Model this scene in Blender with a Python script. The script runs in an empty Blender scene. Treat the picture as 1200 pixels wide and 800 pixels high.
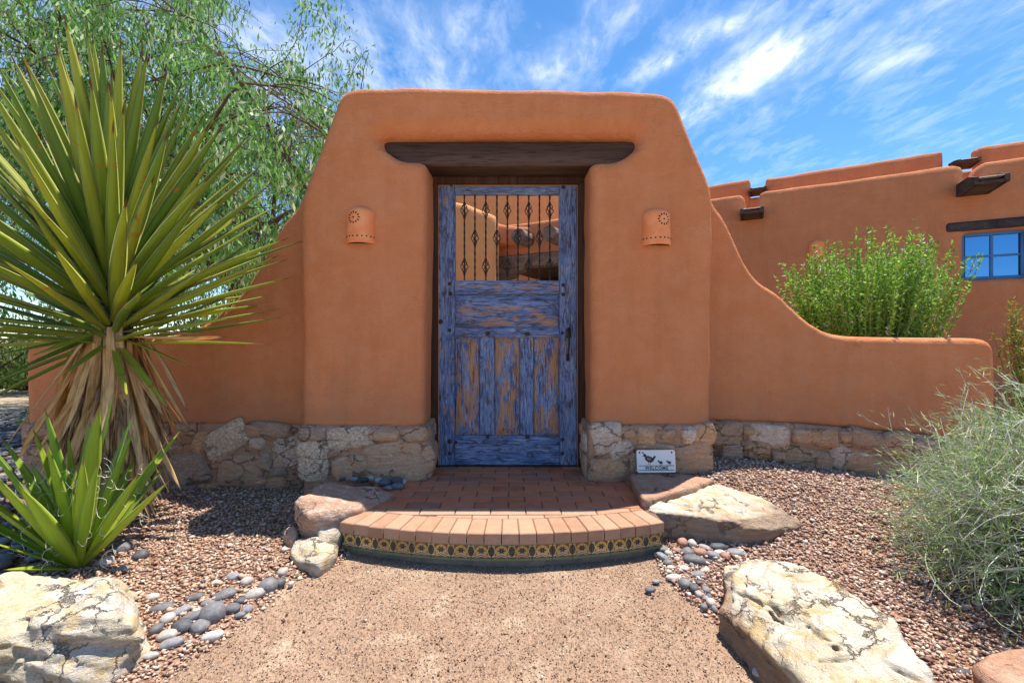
import bpy, bmesh, math, random
import numpy as np
import openvdb
from mathutils import Vector, Matrix, Quaternion, noise as mnoise

random.seed(7); np.random.seed(7)
S = bpy.context.scene
COL = S.collection
PI = math.pi

# ------------------------------------------------------------------ camera, sun, sky, exposure
FPX, CZ = 533.3, 1.13
cam = bpy.data.cameras.new('camera'); cam.lens = 16; cam.sensor_width = 36; cam.clip_end = 3000; cam.clip_start = 0.05
cam.shift_y = -0.0017
camo = bpy.data.objects.new('camera', cam); COL.objects.link(camo)
camo.location = (0, 0, CZ); camo.rotation_euler = (PI/2, 0, 0); S.camera = camo

SUN = Vector((0.66, 0.65, 2.9)).normalized()
SUN_EL = math.asin(SUN.z); SUN_AZ = math.atan2(SUN.x, SUN.y)
sl = bpy.data.lights.new('sun', 'SUN'); sl.energy = 2.4; sl.angle = math.radians(0.5); sl.color = (1.0, 0.94, 0.85)
so = bpy.data.objects.new('sun', sl); COL.objects.link(so)
so.rotation_euler = SUN.to_track_quat('Z', 'Y').to_euler(); so.location = (3, 3, 12)
S.view_settings.view_transform = 'Standard'; S.view_settings.look = 'None'
S.view_settings.exposure = 1.82; S.view_settings.gamma = 1.0
S.render.film_transparent = False

class NT:
    """small node-tree builder"""
    def __init__(s, tree): s.t = tree; s.t.nodes.clear()
    def n(s, typ, ins=None, **kw):
        nd = s.t.nodes.new(typ)
        for k, v in kw.items(): setattr(nd, k, v)
        for k, v in (ins or {}).items():
            if isinstance(v, bpy.types.NodeSocket): s.t.links.new(v, nd.inputs[k])
            else: nd.inputs[k].default_value = v
        return nd
    def math(s, op, a, b=0.0, c=0.0, clamp=False):
        nd = s.n('ShaderNodeMath', {0: a, 1: b, 2: c}, operation=op, use_clamp=clamp); return nd.outputs[0]
    def mix(s, f, a, b, blend='MIX'):
        nd = s.n('ShaderNodeMix', data_type='RGBA', blend_type=blend)
        for k, v in ((0, f), (6, a), (7, b)):
            if isinstance(v, bpy.types.NodeSocket): s.t.links.new(v, nd.inputs[k])
            else: nd.inputs[k].default_value = v if k == 0 or len(v) == 4 else (*v, 1)
        return nd.outputs[2]
    def ramp(s, f, stops, interp='LINEAR'):
        nd = s.n('ShaderNodeValToRGB', {0: f}); r = nd.color_ramp; r.interpolation = interp
        while len(r.elements) < len(stops): r.elements.new(0.5)
        for e, (p, c) in zip(r.elements, stops):
            e.position = p; e.color = (c, c, c, 1) if isinstance(c, (int, float)) else (*c, 1)
        return nd.outputs[0]
    def noise(s, vec, scale, detail=4, rough=0.55, dist=0.0):
        return s.n('ShaderNodeTexNoise', {'Vector': vec, 'Scale': scale, 'Detail': detail, 'Roughness': rough, 'Distortion': dist}).outputs[0]
    def mapping(s, vec, sc=(1, 1, 1), rot=(0, 0, 0), loc=(0, 0, 0)):
        return s.n('ShaderNodeMapping', {'Vector': vec, 'Scale': sc, 'Rotation': rot, 'Location': loc}).outputs[0]

W = bpy.data.worlds.new('World'); S.world = W; W.use_nodes = True
w = NT(W.node_tree)
sky = w.n('ShaderNodeTexSky', sky_type='NISHITA', sun_disc=False, sun_elevation=SUN_EL, sun_rotation=SUN_AZ,
          altitude=1200, air_density=0.9, dust_density=0.3, ozone_density=1.6)
hs = w.n('ShaderNodeHueSaturation', {'Color': sky.outputs[0], 'Saturation': 1.26, 'Value': 0.58, 'Hue': 0.497})
tc = w.n('ShaderNodeTexCoord').outputs['Generated']
sp = w.n('ShaderNodeSeparateXYZ', {0: tc})
zc = w.math('MAXIMUM', sp.outputs[2], 0.06)
U = w.math('DIVIDE', sp.outputs[0], zc); V = w.math('DIVIDE', sp.outputs[1], zc)
UV = w.n('ShaderNodeCombineXYZ', {0: U, 1: V, 2: 0.0}).outputs[0]
def sky_uv(px, py):
    dz = (398-py)/FPX; return ((px-600)/FPX/dz, 1/dz)
def gauss(p0, p1, wid, amp):
    (u0, v0), (u1, v1) = sky_uv(*p0), sky_uv(*p1)
    cx, cy = (u0+u1)/2, (v0+v1)/2; L = math.hypot(u1-u0, v1-v0)/2; a = math.atan2(v1-v0, u1-u0)
    du = w.math('SUBTRACT', U, cx); dv = w.math('SUBTRACT', V, cy)
    ca, sa = math.cos(a), math.sin(a)
    A = w.math('DIVIDE', w.math('ADD', w.math('MULTIPLY', du, ca), w.math('MULTIPLY', dv, sa)), L)
    B = w.math('DIVIDE', w.math('SUBTRACT', w.math('MULTIPLY', dv, ca), w.math('MULTIPLY', du, sa)), wid)
    r2 = w.math('ADD', w.math('POWER', w.math('ABSOLUTE', A), 4.0), w.math('MULTIPLY', B, B))
    return w.math('MULTIPLY', w.math('EXPONENT', w.math('MULTIPLY', r2, -1.0)), amp)
blobs = [((1040, -30), (790, 150), 0.10, 1.0), ((900, 0), (745, 92), 0.065, 0.8), ((700, 35), (625, 95), 0.09, 0.62),
         ((560, 10), (470, 110), 0.17, 0.42), ((1090, 55), (1000, 92), 0.075, 0.55), ((930, 40), (860, 130), 0.2, 0.35),
         ((780, -20), (690, 20), 0.1, 0.45), ((420, 20), (330, 120), 0.35, 0.4), ((250, 10), (60, 220), 0.8, 0.45), ((1250, -60), (1100, 60), 0.35, 0.3)]
msk = None
for b in blobs:
    g = gauss(*b); msk = g if msk is None else w.math('ADD', msk, g)
wv = w.mapping(UV, sc=(3.6, 1.9, 1), rot=(0, 0, math.radians(-24)))
n1 = w.noise(wv, 1.6, 8, 0.62, 0.35)
n2 = w.noise(w.mapping(UV, sc=(13, 5.5, 1), rot=(0, 0, math.radians(-30))), 1.5, 5, 0.6, 0.6)
dens = w.math('ADD', w.math('MULTIPLY', n1, 0.75), w.math('MULTIPLY', n2, 0.3))
base = w.math('MULTIPLY', w.ramp(dens, [(0.50, 0.0), (0.74, 1.0)]), 0.2)
cl = w.math('ADD', base, w.math('MULTIPLY', msk, w.ramp(dens, [(0.36, 0.0), (0.80, 1.0)])), clamp=True)
low = w.ramp(sp.outputs[2], [(0.02, 0.0), (0.2, 1.0)])
cl = w.math('MULTIPLY', cl, low)
cl = w.math('MULTIPLY', cl, 0.74)
col = w.mix(cl, hs.outputs[0], (5.0, 4.9, 4.8))
bg = w.n('ShaderNodeBackground', {'Color': col, 'Strength': 0.115})
w.t.links.new(bg.outputs[0], w.n('ShaderNodeOutputWorld').inputs[0])

# ------------------------------------------------------------------ helpers
def up(px, py, z=0.0):
    """a point of the place at height z, found from where it stands in view"""
    Y = FPX*(CZ-z)/(py-398.0); return ((px-600)/FPX*Y, Y, z)
def at(px, py, Y):
    return ((px-600)/FPX*Y, Y, CZ-(py-398)*Y/FPX)
def sstep(a, b, x):
    t = np.clip((np.asarray(x, float)-a)/(b-a), 0, 1); return t*t*(3-2*t)

_T = np.random.RandomState(3).rand(64, 64, 64).astype(np.float32)
def vn(P, f=1.0, seed=0):
    P = np.asarray(P, np.float64)*f + seed*7.31
    i = np.floor(P).astype(int); t = P-i; t = t*t*(3-2*t); i &= 63; j = (i+1) & 63
    x0, y0, z0 = i.T; x1, y1, z1 = j.T; tx, ty, tz = t.T
    def L(a, b, k): return a+(b-a)*k
    return L(L(L(_T[x0, y0, z0], _T[x1, y0, z0], tx), L(_T[x0, y1, z0], _T[x1, y1, z0], tx), ty),
             L(L(_T[x0, y0, z1], _T[x1, y0, z1], tx), L(_T[x0, y1, z1], _T[x1, y1, z1], tx), ty), tz)*2-1
def fbm(P, f=1.0, o=4, seed=0, g=0.5):
    s = 0; a = 1
    for k in range(o): s = s+a*vn(P, f, seed+k*3); f *= 2.03; a *= g
    return s

def tag(o, label=None, cat=None, group=None, kind=None):
    for k, v in (('label', label), ('category', cat), ('group', group), ('kind', kind)):
        if v: o[k] = v
    return o
def worg(o):
    v = Vector((0, 0, 0))
    while o is not None: v += o.location; o = o.parent
    return v
def mesh(name, verts, faces, smooth=False):
    me = bpy.data.meshes.new(name)
    verts = np.asarray(verts, np.float32)
    if isinstance(faces, np.ndarray):
        k = faces.shape[1]; n = len(faces)
        me.vertices.add(len(verts)); me.vertices.foreach_set('co', verts.ravel())
        me.loops.add(n*k); me.loops.foreach_set('vertex_index', faces.astype(np.int32).ravel())
        me.polygons.add(n); me.polygons.foreach_set('loop_start', np.arange(n, dtype=np.int32)*k)
        me.polygons.foreach_set('loop_total', np.full(n, k, np.int32)); me.update(calc_edges=True)
    else:
        me.from_pydata([tuple(v) for v in verts.tolist()], [], faces); me.update()
    if smooth: me.polygons.foreach_set('use_smooth', [True]*len(me.polygons))
    return me
def link(name, me, mat=None, parent=None, loc=(0, 0, 0)):
    if mat is not None and not me.materials: me.materials.append(mat)
    o = bpy.data.objects.new(name, me); COL.objects.link(o)
    if parent is not None: o.parent = parent; o.location = Vector(loc)-worg(parent)
    else: o.location = loc
    return o
def obj(name, verts, faces, mat, parent=None, smooth=False, origin=None):
    verts = np.asarray(verts, np.float64)
    c = np.array(origin) if origin is not None else np.array([(verts[:, 0].min()+verts[:, 0].max())/2, (verts[:, 1].min()+verts[:, 1].max())/2, verts[:, 2].min()])
    return link(name, mesh(name, verts-c, faces, smooth), mat, parent, c)
def empty(name, loc, label, cat, group=None):
    o = bpy.data.objects.new(name, None); COL.objects.link(o); o.location = loc
    o.empty_display_size = 0.1
    return tag(o, label, cat, group)
def hullm(pts, limit=0.02):
    bm = bmesh.new(); vs = [bm.verts.new(p) for p in pts]
    r = bmesh.ops.convex_hull(bm, input=vs)
    bmesh.ops.delete(bm, geom=[v for v in bm.verts if not v.link_faces], context='VERTS')
    bmesh.ops.dissolve_limit(bm, angle_limit=limit, verts=bm.verts[:], edges=bm.edges[:])
    bmesh.ops.recalc_face_normals(bm, faces=bm.faces[:])
    bm.verts.index_update(); V_ = [tuple(v.co) for v in bm.verts]; F_ = [[v.index for v in f.verts] for f in bm.faces]
    bm.free(); return V_, F_
def boxpts(x0, x1, y0, y1, z0, z1, c=0.0):
    if c <= 0: return [(x, y, z) for x in (x0, x1) for y in (y0, y1) for z in (z0, z1)]
    P = []
    for x, sx in ((x0, 1), (x1, -1)):
        for y, sy in ((y0, 1), (y1, -1)):
            for z, sz in ((z0, 1), (z1, -1)):
                P += [(x, y+sy*c, z+sz*c), (x+sx*c, y, z+sz*c), (x+sx*c, y+sy*c, z)]
    return P
def box(name, b, mat, parent=None, c=0.004):
    v, f = hullm(boxpts(*b, c)); return obj(name, v, f, mat, parent)
class MB:
    """mesh collector: many pieces -> one mesh"""
    def __init__(s): s.v = []; s.f = []; s.n = 0; s.c = []
    def add(s, v, f, col=None):
        v = np.asarray(v, float).reshape(-1, 3)
        s.v.append(v); s.f += [[i+s.n for i in q] for q in f]; s.n += len(v)
        s.c.append(np.tile(col if col is not None else (1, 1, 1), (len(v), 1)) if col is None or np.ndim(col) == 1 else np.asarray(col))
    def box(s, b, c=0.0): s.add(*hullm(boxpts(*b, c)))
    def tube(s, path, rad, sides=5, cap=True, twist=0.0, col=None):
        P = np.asarray(path, float); n = len(P); rad = np.broadcast_to(rad, (n,))
        T = np.gradient(P, axis=0); T /= np.linalg.norm(T, axis=1)[:, None]+1e-9
        a = np.array([0, 0, 1.0]) if abs(T[0, 2]) < 0.9 else np.array([1.0, 0, 0])
        u = np.cross(T[0], a); u /= np.linalg.norm(u); vs = []
        for i in range(n):
            u = u-T[i]*np.dot(u, T[i]); u /= np.linalg.norm(u)+1e-9; q = np.cross(T[i], u)
            for k in range(sides):
                an = 2*PI*k/sides+twist*i; vs.append(P[i]+rad[i]*(math.cos(an)*u+math.sin(an)*q))
        f = [[i*sides+k, i*sides+(k+1) % sides, (i+1)*sides+(k+1) % sides, (i+1)*sides+k] for i in range(n-1) for k in range(sides)]
        if cap: f += [list(range(sides))[::-1], [(n-1)*sides+k for k in range(sides)]]
        s.add(vs, f, col)
    def build(s, name, mat, parent=None, smooth=False, origin=None, colors=False):
        V_ = np.concatenate(s.v)
        o = obj(name, V_, s.f, mat, parent, smooth, origin)
        if colors:
            a = o.data.color_attributes.new('tint', 'FLOAT_COLOR', 'POINT')
            C_ = np.concatenate(s.c); a.data.foreach_set('color', np.c_[C_, np.ones(len(C_))].astype(np.float32).ravel())
        return o

def quads_from(arr, origin, res):
    g = openvdb.FloatGrid(5.0); g.copyFromArray(np.ascontiguousarray(arr, np.float32))
    P, Q = g.convertToQuads(0.0)
    P = np.asarray(P, float)*res+np.array(origin); Q = np.asarray(Q, int)
    a, b, c, d = P[Q[:, 0]], P[Q[:, 1]], P[Q[:, 2]], P[Q[:, 3]]
    vol = (np.einsum('ij,ij->i', a, np.cross(b, c))+np.einsum('ij,ij->i', a, np.cross(c, d))).sum()
    if vol < 0: Q = Q[:, ::-1]
    return P, Q
def poly_sdf(P, poly):
    x, y = P[:, 0], P[:, 1]; d = np.full(len(x), 1e9); s = np.ones(len(x))
    n = len(poly)
    for i in range(n):
        ax, ay = poly[i]; bx, by = poly[i-1]
        ex, ey = bx-ax, by-ay; wx, wy = x-ax, y-ay
        t = np.clip((wx*ex+wy*ey)/(ex*ex+ey*ey+1e-12), 0, 1)
        d = np.minimum(d, (wx-ex*t)**2+(wy-ey*t)**2)
        c1 = y >= ay; c2 = y < by; c3 = ex*wy > ey*wx
        s = np.where((c1 & c2 & c3) | (~c1 & ~c2 & ~c3), -s, s)
    return s*np.sqrt(d)
def smax(a, b, k):
    h = np.clip(0.5-0.5*(b-a)/k, 0, 1); return b+(a-b)*h+k*h*(1-h)
def chaikin(p, it=2, closed=False):
    for _ in range(it):
        q = [p[0]]
        for a, b in zip(p[:-1], p[1:]):
            q += [(a[0]*.75+b[0]*.25, a[1]*.75+b[1]*.25), (a[0]*.25+b[0]*.75, a[1]*.25+b[1]*.75)]
        p = q+[p[-1]]
    return p
def adobe(name, poly, y0, y1, mat, parent, r=0.05, res=0.025, cut=None, wob=0.012, frame=None, seed=0):
    """a plastered wall: outline in the (along, up) plane, y0..y1 across, rounded everywhere, hand-trowelled wobble"""
    px = [p[0] for p in poly]; pz = [p[1] for p in poly]; m = res*3+wob
    xs = np.arange(min(px)-m, max(px)+m, res); ys = np.arange(y0-m, y1+m, res); zs = np.arange(min(pz)-m, max(pz)+m, res)
    GX, GZ = np.meshgrid(xs, zs, indexing='ij')
    d2 = poly_sdf(np.c_[GX.ravel(), GZ.ravel()], poly).reshape(GX.shape)
    X, Y, Z = np.meshgrid(xs, ys, zs, indexing='ij')
    A = d2[:, None, :]+r; B = np.abs(Y-(y0+y1)/2)-(y1-y0)/2+r
    d = np.minimum(np.maximum(A, B), 0)+np.sqrt(np.maximum(A, 0)**2+np.maximum(B, 0)**2)-r
    if cut is not None: d = cut(X, Y, Z, d)
    Pn = np.c_[X.ravel(), Y.ravel(), Z.ravel()]
    near = (np.abs(d) < 0.08).ravel(); nz = np.zeros(len(Pn))
    nz[near] = wob*vn(Pn[near], 1.9, seed)+wob*0.45*vn(Pn[near], 5.5, seed+2)
    d = d+nz.reshape(d.shape)
    P, Q = quads_from(d, (xs[0], ys[0], zs[0]), res)
    if frame is not None:
        o, dx, dy = frame
        P = np.array(o)+P[:, :1]*np.array(dx)+P[:, 1:2]*np.array(dy)+P[:, 2:]*np.array((0, 0, 1.0))
        if np.cross(dx, dy)[2] < 0: Q = Q[:, ::-1]
    return obj(name, P, Q, mat, parent, True)
def rock(name, pts, mat, parent=None, res=0.02, rough=0.02, strata=0.0, seed=0, k=0.02, cracks=(), flat=False, chis=1.0, pit=0.0, sdir=(0.25, 0.1, 1)):
    V_, F_ = hullm(pts, 0.12)
    V_ = np.array(V_); c = V_.mean(0); pl = []
    for f in F_:
        n = np.zeros(3)
        for i in range(len(f)): n += np.cross(V_[f[i]], V_[f[(i+1) % len(f)]])
        n /= np.linalg.norm(n)+1e-12; q = V_[f].mean(0)
        if np.dot(n, q-c) < 0: n = -n
        pl.append((n, np.dot(n, q)))
    lo = V_.min(0)-res*4-rough*2; hi = V_.max(0)+res*4+rough*2
    ax = [np.arange(lo[i], hi[i], res) for i in range(3)]
    X, Y, Z = np.meshgrid(*ax, indexing='ij'); P = np.c_[X.ravel(), Y.ravel(), Z.ravel()]
    d = None
    for n, q in pl:
        e = P@n-q; d = e if d is None else smax(d, e, k)
    rs = np.random.RandomState(seed*7+1); ext = (V_.max(0)-V_.min(0))/2
    if chis:
        for _ in range(26):
            n = rs.randn(3); n[2] *= 0.8; n /= np.linalg.norm(n); sup = (V_@n).max()
            if n[2] > 0.86 or n[2] < -0.3: continue
            e = P@n-(sup-rs.uniform(0.0, 0.05)*ext.max()*chis); d = smax(d, e, k*0.6)
    m = np.abs(d) < rough*3+strata*3+res*3; Pm = P[m]
    e = rough*fbm(Pm, 5.5, 5, seed, 0.5)+rough*0.9*np.abs(vn(Pm, 7, seed+5))+rough*0.3*vn(Pm, 30, seed+6)
    if strata:
        sd = np.array(sdir, float); sd /= np.linalg.norm(sd)
        t = Pm@sd; Ps = np.c_[Pm[:, 0]*2.0, Pm[:, 1]*2.0, t*26]
        st = vn(Ps, 1.0, seed+9); e += strata*np.abs(st)*(1.2+fbm(Pm, 3, 2, seed+11))
        q_ = t*20+1.3*fbm(Pm, 2.5, 3, seed+13); q_ = q_-np.floor(q_); e += strata*1.3*(q_**3)*(0.4+np.clip(fbm(Pm, 2.2, 2, seed+15)+0.4, 0, 1.2))
        e += pit*strata*1.1*np.clip(fbm(np.c_[Pm[:, 0]*3, Pm[:, 1]*3, t*12], 1.0, 3, seed+20)-0.45, 0, 1)*2
    cl_ = []
    for (a, b, wd, dp) in cracks:
        a = np.array(a); b = np.array(b); ab = b-a; t = np.clip(((Pm-a)@ab)/(ab@ab), 0, 1)
        q = Pm-(a+t[:, None]*ab); q[:, 2] *= 0.6; q += wd*0.9*np.c_[vn(Pm, 17, 31), vn(Pm, 17, 32), vn(Pm, 17, 33)]+wd*0.5*np.c_[vn(Pm, 40, 34), vn(Pm, 40, 35), vn(Pm, 40, 36)]
        cl_.append(wd*(0.75+0.5*np.sin(t*PI))-np.linalg.norm(q, axis=1))
    d[m] = d[m]+e
    for q in cl_: d[m] = np.maximum(d[m], q)
    P_, Q = quads_from(d.reshape(X.shape), lo, res)
    return obj(name, P_, Q, mat, parent, not flat)

# ------------------------------------------------------------------ materials
MATS = {}
def new_mat(name):
    m = bpy.data.materials.new(name); m.use_nodes = True; t = NT(m.node_tree); MATS[name] = m; return m, t
def finish(t, color, rough=0.8, bump=None, bstr=0.3, bdist=0.01, spec=0.3, metal=0.0, trans=None):
    ins = {'Base Color': color if isinstance(color, bpy.types.NodeSocket) else (*color, 1), 'Roughness': rough, 'Metallic': metal, 'Specular IOR Level': spec}
    if bump is not None: ins['Normal'] = t.n('ShaderNodeBump', {'Height': bump, 'Strength': bstr, 'Distance': bdist}).outputs[0]
    p = t.n('ShaderNodeBsdfPrincipled', ins).outputs[0]
    if trans is not None:
        tr = t.n('ShaderNodeBsdfTranslucent', {'Color': trans if isinstance(trans, bpy.types.NodeSocket) else (*trans, 1)}).outputs[0]
        p = t.n('ShaderNodeMixShader', {0: 0.35, 1: p, 2: tr}).outputs[0]
    t.t.links.new(p, t.n('ShaderNodeOutputMaterial').inputs[0])
def pos(t): return t.n('ShaderNodeNewGeometry').outputs['Position']
def oco(t): return t.n('ShaderNodeTexCoord').outputs['Object']
def rnd(t): return t.n('ShaderNodeObjectInfo').outputs['Random']

def stucco(name, c1, c2, c3):
    m, t = new_mat(name); p = pos(t)
    a = t.noise(p, 1.1, 5, 0.6); b = t.noise(p, 7, 5, 0.65); g = t.noise(p, 150, 3, 0.7); s = t.noise(t.mapping(p, sc=(9, 9, 0.8)), 1.4, 4, 0.6)
    c = t.mix(t.ramp(a, [(0.3, 0), (0.7, 1)]), c1, c2)
    c = t.mix(t.math('MULTIPLY', t.ramp(b, [(0.42, 0), (0.72, 1)]), 0.6), c, c3)
    c = t.mix(t.math('MULTIPLY', t.ramp(s, [(0.48, 0), (0.70, 1)]), 0.20), c, tuple(x*0.72 for x in c1))
    c = t.mix(t.math('MULTIPLY', t.ramp(g, [(0.35, 1), (0.6, 0)]), 0.22), c, tuple(x*0.6 for x in c1))
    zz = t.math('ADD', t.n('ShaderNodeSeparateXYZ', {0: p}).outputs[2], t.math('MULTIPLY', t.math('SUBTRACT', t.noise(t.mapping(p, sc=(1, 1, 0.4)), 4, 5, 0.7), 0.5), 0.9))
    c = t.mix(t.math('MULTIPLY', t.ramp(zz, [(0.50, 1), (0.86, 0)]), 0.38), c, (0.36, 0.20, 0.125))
    cr = t.n('ShaderNodeTexVoronoi', {'Vector': t.n('ShaderNodeVectorMath', {0: p, 1: t.n('ShaderNodeTexNoise', {'Vector': p, 'Scale': 3.0, 'Detail': 4.0}).outputs['Color']}, operation='ADD').outputs[0], 'Scale': 1.1}, feature='DISTANCE_TO_EDGE').outputs['Distance']
    ck = t.math('MULTIPLY', t.ramp(cr, [(0.0, 1), (0.006, 0)]), t.ramp(t.noise(p, 1.7, 2), [(0.52, 0), (0.6, 1)]))
    c = t.mix(t.math('MULTIPLY', ck, 0.3), c, tuple(x*0.5 for x in c1))
    h = t.math('ADD', t.math('MULTIPLY', g, 0.5), t.math('ADD', t.math('MULTIPLY', t.noise(p, 45, 4, 0.6), 0.9), t.math('MULTIPLY', t.noise(t.mapping(p, sc=(1, 1, 2)), 9, 4, 0.6), 1.6)))
    finish(t, c, 0.95, h, 0.85, 0.011, 0.08); return m
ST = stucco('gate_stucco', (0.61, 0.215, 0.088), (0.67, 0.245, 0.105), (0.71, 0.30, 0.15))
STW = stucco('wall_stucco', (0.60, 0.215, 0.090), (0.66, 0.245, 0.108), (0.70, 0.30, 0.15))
STC = stucco('bounce_lit_courtyard_stucco', (0.70, 0.30, 0.12), (0.74, 0.34, 0.14), (0.78, 0.40, 0.19))  # lighter than the other walls: courtyard bounce light put into the colour
STH = stucco('house_stucco', (0.52, 0.195, 0.090), (0.58, 0.225, 0.105), (0.62, 0.26, 0.13))

def rockmat(name, base, second, vein, vs=6.0, vamt=0.5, spk=0.3, dark=(0.16, 0.12, 0.09), var=0.25, bed=None, crk=5.0):
    m, t = new_mat(name); p = pos(t); r = rnd(t)
    p2 = t.n('ShaderNodeVectorMath', {0: p, 1: t.n('ShaderNodeCombineXYZ', {0: t.math('MULTIPLY', r, 37.0), 1: 0.0, 2: 0.0}).outputs[0]}, operation='ADD').outputs[0]
    a = t.noise(p2, vs, 6, 0.65, 0.4); b = t.noise(t.mapping(p2, sc=(1, 1, 2.6)), vs*1.9, 6, 0.7, 0.8); g = t.noise(p2, 90, 3, 0.7); v = t.noise(p2, 30, 5, 0.7)
    c = t.mix(t.ramp(a, [(0.38, 0), (0.62, 1)]), base, second)
    c = t.mix(t.math('MULTIPLY', t.ramp(b, [(0.5, 0), (0.62, 1)]), vamt), c, vein)
    c = t.mix(t.math('MULTIPLY', t.ramp(v, [(0.28, 1), (0.43, 0)]), 0.55), c, dark)
    c = t.mix(t.math('MULTIPLY', t.ramp(g, [(0.3, 1), (0.48, 0)]), spk), c, dark)
    if bed:  # browner tone low down; holds side-face shade as well as stone colour
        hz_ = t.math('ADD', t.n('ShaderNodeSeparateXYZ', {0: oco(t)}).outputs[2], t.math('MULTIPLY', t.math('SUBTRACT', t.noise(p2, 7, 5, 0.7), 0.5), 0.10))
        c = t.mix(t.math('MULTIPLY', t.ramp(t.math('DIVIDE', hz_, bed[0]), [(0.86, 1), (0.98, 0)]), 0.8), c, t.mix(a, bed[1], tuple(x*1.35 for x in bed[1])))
    c = t.n('ShaderNodeHueSaturation', {'Color': c, 'Value': t.math('ADD', t.math('MULTIPLY', r, var*2), 1-var), 'Saturation': 1.0, 'Hue': 0.5}).outputs[0]
    wp = t.n('ShaderNodeVectorMath', {0: t.mapping(p2, sc=(1, 1, 1.8), rot=(0.3, 0.2, 0.5)), 1: t.n('ShaderNodeVectorMath', {0: t.n('ShaderNodeTexNoise', {'Vector': p2, 'Scale': 7.0, 'Detail': 5.0, 'Roughness': 0.7}).outputs['Color'], 'Scale': 0.22}, operation='SCALE').outputs[0]}, operation='ADD').outputs[0]
    ce = t.n('ShaderNodeTexVoronoi', {'Vector': wp, 'Scale': crk}, feature='DISTANCE_TO_EDGE').outputs['Distance']
    ck = t.math('MULTIPLY', t.ramp(ce, [(0.0, 1), (0.035, 0)]), t.ramp(t.noise(p2, 4, 3), [(0.47, 0), (0.56, 1)]))
    c = t.mix(t.math('MULTIPLY', ck, 0.6), c, dark)
    sr = t.noise(t.mapping(p2, sc=(1, 1, 7), rot=(0.15, -0.2, 0.4)), 7, 6, 0.75, 0.6)
    c = t.mix(t.math('MULTIPLY', t.ramp(sr, [(0.60, 0), (0.74, 1)]), 0.38), c, tuple(x*1.6 for x in dark))
    h = t.math('ADD', t.math('ADD', t.math('MULTIPLY', v, 0.8), t.math('MULTIPLY', g, 0.35)), t.math('ADD', t.math('MULTIPLY', ck, -1.2), t.math('MULTIPLY', sr, 1.3)))
    finish(t, c, 0.92, h, 1.0, 0.016, 0.1); return m
CR = ((0.54, 0.46, 0.34), (0.60, 0.54, 0.46), (0.50, 0.33, 0.12), 4.5, 0.7, 0.2, (0.30, 0.20, 0.11), 0.0)
R_CREAM = rockmat('cream_sandstone', *CR)
R_CREAMB = rockmat('cream_sandstone_shaded_tan_foot', *CR, bed=(0.20, (0.27, 0.18, 0.125)))
R_CREAMC = rockmat('cream_sandstone_shaded_brown_foot', *CR, bed=(0.165, (0.22, 0.13, 0.08)))  # brown foot: iron stain, with the front face's shade painted in
R_CREAMF = rockmat('cream_fractured_sandstone', (0.54, 0.45, 0.30), (0.56, 0.51, 0.45), (0.50, 0.33, 0.12), 4.0, 0.6, 0.3, (0.22, 0.16, 0.10), 0.0)
R_PINK = rockmat('pinkish_stone', (0.520, 0.286, 0.182), (0.468, 0.325, 0.247), (0.754, 0.650, 0.546), 9, 0.55, 0.35, (0.182, 0.104, 0.078), 0.06)
R_BROWN = rockmat('brown_flat_stone', (0.468, 0.247, 0.156), (0.390, 0.247, 0.169), (0.546, 0.416, 0.312), 9, 0.4, 0.3, (0.182, 0.104, 0.078), 0.05)
R_GREY = rockmat('grey_wall_stone', (0.547, 0.359, 0.250), (0.438, 0.314, 0.250), (0.839, 0.598, 0.447), 16, 0.6, 0.4, (0.218, 0.135, 0.106), 0.12)
R_OCHRE = rockmat('ochre_wall_stone', (0.674, 0.329, 0.142), (0.615, 0.389, 0.262), (0.833, 0.628, 0.444), 18, 0.6, 0.4, (0.264, 0.120, 0.081), 0.1)
R_WHITE = rockmat('pale_wall_stone', (0.837, 0.628, 0.478), (0.688, 0.434, 0.284), (0.850, 0.850, 0.837), 22, 0.7, 0.45, (0.299, 0.149, 0.090), 0.08)
R_SPK = rockmat('speckled_wall_stone', (0.568, 0.329, 0.179), (0.850, 0.688, 0.508), (0.850, 0.850, 0.807), 45, 0.7, 0.7, (0.209, 0.105, 0.060), 0.08)
R_MORT = rockmat('stone_base_mortar', (0.476, 0.270, 0.175), (0.539, 0.333, 0.222), (0.603, 0.429, 0.317), 9, 0.35, 0.2, (0.238, 0.143, 0.095), 0.03)
R_ROSE = rockmat('rose_wall_stone', (0.658, 0.359, 0.209), (0.598, 0.404, 0.269), (0.822, 0.568, 0.389), 12, 0.5, 0.4, (0.239, 0.120, 0.075), 0.1)
R_OLIVE = rockmat('olive_wall_stone', (0.467, 0.299, 0.188), (0.582, 0.359, 0.235), (0.850, 0.568, 0.408), 20, 0.5, 0.5, (0.176, 0.105, 0.063), 0.05)

def pebmat(name, base, second, var=0.4):
    m, t = new_mat(name); p = pos(t); r = rnd(t)
    c = t.mix(t.ramp(t.noise(p, 60, 4, 0.6), [(0.4, 0), (0.65, 1)]), base, second)
    c = t.n('ShaderNodeHueSaturation', {'Color': c, 'Value': t.math('ADD', t.math('MULTIPLY', r, var*2), 1-var), 'Saturation': 1.0, 'Hue': 0.5}).outputs[0]
    finish(t, c, 0.62, t.noise(p, 160, 3, 0.6), 0.25, 0.004, 0.35); return m
P_GREY = pebmat('grey_river_stone', (0.17, 0.165, 0.17), (0.25, 0.24, 0.25))
P_DARK = pebmat('dark_river_stone', (0.07, 0.072, 0.08), (0.12, 0.12, 0.13), 0.3)
P_PALE = pebmat('pale_river_stone', (0.38, 0.34, 0.30), (0.50, 0.46, 0.42), 0.25)
P_RED = pebmat('reddish_river_stone', (0.36, 0.17, 0.11), (0.42, 0.24, 0.17), 0.2)

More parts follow.
